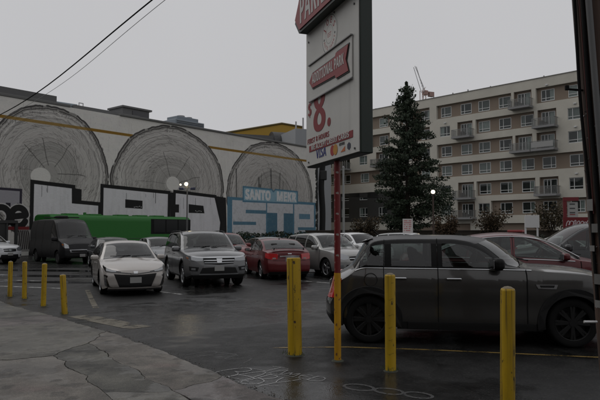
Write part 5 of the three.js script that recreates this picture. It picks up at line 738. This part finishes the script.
// overhead lines
{
  const a = tube([[-24, 2.9 + 2.6, -32], [-8.07, 4.6, -16], [-2.51, 5.4, -10], [6, 7.4, -1]], .013, 60, 6), b = tube([[-22, 5.5, -34], [-7.73, 5.6, -18], [-2.52, 5.79, -11], [6, 7.0, -1]], .006, 60, 6);
  tag(part(scene, 'overhead_cable', a, rubber), 'thick black overhead cable crossing the sky above the warehouse', 'cable'); const q = part(scene, 'overhead_cable', b, M(lin(.3), .6)); q.name = 'overhead_cable_001'; scene.children.find(c => c.name === 'overhead_cable') && tag(q, 'thin grey overhead wire beside the thick cable', 'cable');
}
// ---------------------------------------------------------------- lit lamps
{
  const glow = new THREE.MeshStandardMaterial({ color: 0xffffff, emissive: new THREE.Color(1, .84, .56), emissiveIntensity: 6, roughness: .5 });
  const street = thing('street_lamp', 'slim brown lamp post with a lit globe before the tall conifer', 'lamp post', on(9.77, 44));
  part(street, 'post', [cyl(.075, .055, 4.5, 0, 0, 0, 12), cyl(.13, .1, .35, 0, 0, 0, 12)], M(lin(.05, .03, .022), .6)); part(street, 'lamp_bracket', [cyl(.11, .13, .1, 0, 4.38, 0, 12)], M(lin(.05), .6));
  part(street, 'lamp_globe', [new THREE.SphereGeometry(.14, 18, 12).translate(0, 4.62, 0)], glow);
  const l = new THREE.PointLight(new THREE.Color(1, .84, .56), 3, 0, 2); l.position.set(9.77, gy(9.77, 44) + 4.62, -44); l.castShadow = true; l.shadow.radius = 8; scene.add(l);
  const f = thing('flood_lamp_post', 'thin post with lit flood lamps in front of the painted wall', 'lamp post', on(-7.0, 37.2));
  part(f, 'post', [cyl(.05, .04, 4.62, 0, 0, 0, 10)], M(lin(.14), .5, { metalness: .6 })); part(f, 'crossbar', [bar([-.45, 4.45, 0], [.45, 4.45, 0], .03)], M(lin(.05), .5));
  for (const hx of [.35, -.35]) part(f, 'lamp_housing', [rbox(.3, .16, .22, .03, hx, 4.38, .02)], M(lin(.03, .035, .07), .5));
  part(f, 'lamp_lens', [new THREE.SphereGeometry(.11, 16, 10).translate(-.05, 4.66, .1)], glow); part(f, 'lamp_lens', [new THREE.SphereGeometry(.05, 10, 8).translate(-.4, 4.62, .1)], glow);
  const l2 = new THREE.PointLight(new THREE.Color(1, .84, .56), 1.2, 0, 2); l2.position.set(-7.05, gy(-7, 37.2) + 4.66, -37.1); l2.castShadow = true; l2.shadow.radius = 6; scene.add(l2);
  const g = thing('metal_post', 'bare pale metal post just behind the sign pole', 'pole', on(3.05, 42));
  part(g, 'shaft', [cyl(.09, .07, 6.2, 0, 0, 0, 12)], M(lin(.26, .27, .26), .5, { metalness: .4 })); part(g, 'post_cap', [cyl(.1, .02, .12, 0, 6.2, 0, 12)], M(lin(.2), .5));
  const t = thing('dark_post', 'dark crooked post at the far corner of the painted wall', 'pole', on(2.55, 70.5)); part(t, 'shaft', [tube([[0, 0, 0], [.1, 4, 0], [-.05, 7, 0], [.1, 9.4, 0]], .36, 20, 10)], M(lin(.012), .9)); part(t, 'transformer', [rbox(.8, 1.1, .8, .1, .2, 8.3, 0)], M(lin(.02), .7));
}
// ---------------------------------------------------------------- plants
function leafy(spots, size, rr, flat = 0) { // small bent leaf sprays, four faces each
  const pos = [], col = []; const q = new THREE.Quaternion(), e = new THREE.Euler(), v = V(0, 0, 0);
  for (const [x, y, z, s = 1, tone = 1] of spots) { e.set(rr() * 6.28, rr() * 6.28, rr() * 6.28); q.setFromEuler(e); const a = size * s * (.6 + .8 * rr()), b = a * (.35 + .25 * rr()); const t = tone * (.7 + .6 * rr()), hue = rr(); const P = [[0, 0, 0], [b, a * .4, a * .12], [0, a, 0], [-b, a * .4, a * .12]].map(p => { v.set(...p).applyQuaternion(q); return [x + v.x, y + v.y, z + v.z]; }); for (const k of [0, 1, 2, 0, 2, 3]) { pos.push(...P[k]); col.push(t * (1 + .15 * (hue - .5)), t, t * (1 - .2 * (hue - .5))); } }
  const g = new THREE.BufferGeometry(); g.setAttribute('position', new THREE.Float32BufferAttribute(pos, 3)); g.setAttribute('color', new THREE.Float32BufferAttribute(col, 3)); g.computeVertexNormals(); return g;
}
{
  // tall conifer
  const rr = rng(77), X = 10.4, Dp = 58, o = thing('conifer_tree', 'tall dark conifer with a ragged pointed crown before the apartment block', 'tree', on(X, Dp));
  const H = 16.1, limbs = [], spots = [];
  const trunk = new THREE.LatheGeometry([[.32, 0], [.26, 2], [.2, 6], [.12, 11], [.03, H - .3]].map(p => new THREE.Vector2(...p)), 12); part(o, 'trunk', trunk, M(lin(.035, .026, .02), .9));
  const rad = h => { const t = h / H; return t < .16 ? 1.2 + (t / .16) * 1.5 : t < .38 ? 2.7 + .55 * (t - .16) / .22 : 3.6 * Math.pow((1 - t) / .62, .72) + .1; };
  for (let h = 2.0; h < H - .4; h += .26) { const nb = 4; for (let k = 0; k < nb; k++) { const a = rr() * 6.28, L = rad(h) * (.58 + .46 * rr()) * (.6 + .8 * fbm(Math.cos(a) * 2.2 + 3 + Math.sin(a) * 3, h * 1.9, 6, 2)), up = .12 + .25 * h / H, ex = Math.cos(a) * L, ez = Math.sin(a) * L; const y1 = h + up * L * .5 - .02 * L * L; limbs.push(bar([0, h, 0], [ex * .8, h + (y1 - h) * .8, ez * .8], .018 + .03 * (1 - h / H), 4)); const n = Math.ceil(L * 84); for (let i = 0; i < n; i++) { const t = .22 + .82 * Math.pow(rr(), .75), sp = .10 + .26 * (1 - Math.abs(t - .7)); spots.push([ex * t + (rr() - .5) * sp * 2, h + (y1 - h) * t + (rr() - .45) * sp * 1.3, ez * t + (rr() - .5) * sp * 2, .8 + .5 * rr(), 1]); } } }
  for (let i = 0; i < 1600; i++) { const t = rr(), q = rr() * 6.28, s = .5 * (1 - t) * Math.sqrt(rr()) + .05; spots.push([Math.cos(q) * s, H - 2.4 + 2.6 * t, Math.sin(q) * s, .8, 1]); }
  // lower right-hand mass
  for (let i = 0; i < 4200; i++) { const a = rr() * 6.28, b = Math.acos(2 * rr() - 1), r3 = Math.pow(rr(), .45) * (.8 + .5 * fbm(Math.cos(a) * 2 + 4, b * 2, 3, 3)); spots.push([2.5 + Math.sin(b) * Math.cos(a) * 1.8 * r3, 4.6 + Math.cos(b) * 1.9 * r3, .9 + Math.sin(b) * Math.sin(a) * 2 * r3, 1, 1]); }
  part(o, 'limbs', limbs, M(lin(.035, .026, .02), .9));
  part(o, 'crown', leafy(spots, .155, rr), MP(lin(.030, .045, .025), .85, { vertexColors: true, transmission: 0 }));
  console.log('conifer', spots.length);
}
{
  const rr = rng(15);
  const shrubTree = (label, X, D, h, w, col, grp) => { const o = thing('small_tree', label, 'tree', on(X, D), 0, grp); const limbs = [], spots = []; part(o, 'trunk', [cyl(.1, .05, h * .55, 0, 0, 0, 8)], M(lin(.04, .03, .022), .9)); for (let k = 0; k < 16; k++) { const a = rr() * 6.28, q = .3 + .7 * rr(), e = [Math.cos(a) * w * q, h * (.55 + .4 * rr()), Math.sin(a) * w * q]; limbs.push(bar([0, h * .35, 0], e, .022, 4)); for (let i = 0; i < 130; i++) { const t = .45 + .6 * rr(); spots.push([e[0] * t + (rr() - .5) * w * .5, h * .35 + (e[1] - h * .35) * t + (rr() - .5) * h * .22, e[2] * t + (rr() - .5) * w * .5, 1, 1]); } } part(o, 'limbs', limbs, M(lin(.04, .03, .022), .9)); part(o, 'crown', leafy(spots, .17, rr), M(lin(...col), .9, { vertexColors: true })); };
  shrubTree('small brown leaved street tree right of the tall conifer', 19.2, 60, 4.0, 1.9, [.06, .042, .022]);
  shrubTree('small brown leaved street tree behind the white notice board', 24.3, 58, 4.6, 2.1, [.052, .04, .02]);
  shrubTree('thin rust leaved street tree under the conifer', 13.4, 55, 3.2, 1.2, [.07, .045, .025]);
  shrubTree('thin rust leaved street tree before the charcoal ground floors', 6.0, 56, 3.0, 1.3, [.06, .045, .025]);
  const hedge = (label, x0, d0, x1, d1, h, seed, col) => { const r2 = rng(seed), spots = [], L = Math.hypot(x1 - x0, d1 - d0); for (let i = 0; i < L * 260; i++) { const t = r2(), top = h * (.75 + .5 * fbm(t * L * .7, 2, seed, 3)), X = x0 + (x1 - x0) * t + (r2() - .5) * .9, D = d0 + (d1 - d0) * t + (r2() - .5) * .9; spots.push([X, gy(X, D) + top * Math.pow(r2(), .6), -D, 1, 1]); } const o = part(scene, 'hedge', leafy(spots, .16, r2), M(lin(...col), .9, { vertexColors: true })); o.name = numbered('hedge'); tag(o, label, 'hedge'); };
  hedge('dark hedge growing at the foot of the blue lettered wall', -6.2, 56.4, 1.4, 65.6, 1.5, 4, [.02, .035, .018]);
  hedge('dark hedge along the far side of the lot below the apartments', 3, 63, 30, 52, 1.3, 8, [.025, .03, .02]);
}
// low brown wall at the back of the lot
{ const o = thing('boundary_wall', 'low dark brown wall between the lot and the apartment block', 'wall', [16.5, -.27, -61.5], Math.atan2(-.36, .93)); part(o, 'wall', [box(34, 1.75, .25, 0, .875, 0)], M(lin(.05, .04, .03), .9)); part(o, 'coping', [box(34.1, .09, .36, 0, 1.795, 0)], M(lin(.07, .06, .05), .9)); }
// ---------------------------------------------------------------- boards and signs at the back of the lot
{
  const ink = (w, h, draw) => M(0xffffff, .6, { map: canvas(w, h, draw) });
  const b = thing('notice_board', 'blank white board on two white legs beyond the parked cars', 'sign', on(11.6, 30), .35);
  part(b, 'board', [rbox(.86, .62, .05, .01, 0, 2.22, 0)], M(lin(.48, .48, .47), .6)); for (const s of [-.37, .37]) part(b, 'leg', [box(.07, 2.5, .06, s, 1.25, -.06)], M(lin(.5), .6));
  const s = thing('small_lettered_sign', 'small white sign with red lettering on a post under the conifer', 'sign', on(6.1, 34), .1);
  part(s, 'board', [box(.58, .78, .03, 0, 2.05, 0)], ink(128, 170, c => { c.fillStyle = '#b9b5b2'; c.fillRect(0, 0, 128, 170); c.fillStyle = '#a04a4c'; const r = rng(2); for (let k = 0; k < 6; k++) for (let x = 14; x < 108; x += 12) if (r() < .85) c.fillRect(x, 18 + k * 24, 9, 13); })); part(s, 'post', [cyl(.035, .035, 2.4, 0, 0, -.05, 10)], M(lin(.2), .5));
  const h = thing('red_booth', 'red painted hoarding with white scrawl and a paper notice', 'hoarding', on(11.75, 26), -.25);
  const redH = M(lin(.14, .008, .012), .6);
  part(h, 'tall_panel', [box(.14, 3.1, .1, -.25, 1.57, 0), box(.6, .16, .1, 0, 3.04, .012)], redH); part(h, 'paper_notice', [box(.42, .66, .02, .06, 2.58, .0)], ink(96, 150, c => { c.fillStyle = '#9c9c98'; c.fillRect(0, 0, 96, 150); c.fillStyle = '#484848'; for (let k = 0; k < 3; k++) c.fillRect(20, 14 + k * 42, 50, 14); c.fillStyle = '#7a2a2c'; c.fillRect(20, 118, 50, 10); }));
  part(h, 'low_panel', [box(2.6, 1.0, .08, .95, 1.75, .05)], ink(512, 200, c => { c.fillStyle = '#64060f'; c.fillRect(0, 0, 512, 200); c.strokeStyle = '#b8b0b2'; c.lineWidth = 7; c.lineCap = 'round'; const r = rng(6); for (let k = 0; k < 9; k++) { c.beginPath(); const x = 24 + k * 26; c.moveTo(x, 62 + r() * 22); c.bezierCurveTo(x + 10, 4 + r() * 14, x + 40, 14 + r() * 34, x + 16 + r() * 20, 50 + r() * 26); c.stroke(); } c.lineWidth = 4; c.beginPath(); c.moveTo(20, 88); c.bezierCurveTo(120, 70, 180, 100, 260, 80); c.stroke(); }));
  for (const x of [-.2, 1, 2.1]) part(h, 'leg', [box(.09, 1.3, .08, x, .64, 0)], redH);
  const p = thing('roof_parcel', 'flat red parcel on the roof of the charcoal SUV', 'parcel', [11.9, -.27 + 1.66, -33], 1.0); part(p, 'wrapping', [rbox(1.0, .14, .8, .05, 0, .08, 0)], M(lin(.22, .03, .03), .6)); part(p, 'strap', [rbox(.05, .16, .82, .02, .2, .08, 0)], rubber);
  const u = thing('utility_cabinet', 'grey utility cabinet at the end of the blue lettered wall', 'cabinet', on(2.0, 65.6), .6); part(u, 'housing', [rbox(1.1, 1.45, .7, .04, 0, .73, 0)], M(lin(.09), .7)); part(u, 'lid', [rbox(1.16, .06, .76, .02, 0, 1.48, 0)], M(lin(.12), .6));
}
// tower crane far off
{
  const o = thing('tower_crane', 'faint red and white tower crane far behind the apartment block', 'crane', [53.8, 0, -260], .4); const m = M(lin(.34, .22, .19), .7), w = M(lin(.5), .7);
  const tw = []; for (const [x, z] of [[-.9, -.9], [.9, -.9], [.9, .9], [-.9, .9]]) tw.push(bar([x, 0, z], [x, 63, z], .16, 5)); for (let y = 2; y < 62; y += 2.4) { tw.push(bar([-.9, y, .9], [.9, y + 2.4, .9], .09, 4), bar([.9, y, .9], [.9, y + 2.4, -.9], .09, 4)); } part(o, 'mast', tw, m);
  const jib = []; for (const q of [-.6, .6]) jib.push(bar([q * .5, 62, q], [-4 + q * .5, 73, q], .14, 5)); jib.push(bar([1.0, 63.4, 0], [-4, 73.4, 0], .14, 5)); for (let i = 0; i < 9; i++) { const t = i / 9, t2 = (i + 1) / 9; jib.push(bar([-4 * t, 62 + 11 * t, .6], [1 - 5 * t2, 63.4 + 10 * t2, 0], .08, 4)); } part(o, 'jib', jib, w);
  part(o, 'cab', [rbox(1.8, 2, 1.8, .1, 1.3, 62, 0)], m); part(o, 'counterweight', [box(2.4, 2, 1.6, 4.2, 61.6, 0), box(4.5, .5, 1.2, 2.4, 62.4, 0)], m);
}
// building on the other side of the street, behind the viewer: it darkens the cars' street sides
{
  const o = thing('street_building', 'dark brick building across the street from the lot', 'building', [-14.5, -.27, 11], Math.atan2(-.8, .6)); const m = M(lin(.09, .07, .058), .9), fr = M(lin(.2), .6), gl = MP(lin(.02), .08, { clearcoat: 1 });
  part(o, 'wall', [box(110, 11.5, 10, 0, 5.75, 5)], m); part(o, 'cornice', [box(110.4, .4, .6, 0, 11.3, -.2)], fr);
  for (let i = 0; i < 22; i++) for (const y of [2, 5.4, 8.8]) { const w = part(o, 'window', [box(2.0, .1, .12, 0, .85, 0), box(2.0, .1, .12, 0, -.85, 0), box(.1, 1.6, .12, -.95, 0, 0), box(.1, 1.6, .12, .95, 0, 0)], fr, [-52 + i * 5, y, -.04]); part(w, 'pane', [box(1.8, 1.6, .04, 0, 0, 0)], gl); }
}
renderer.render(scene, camera);
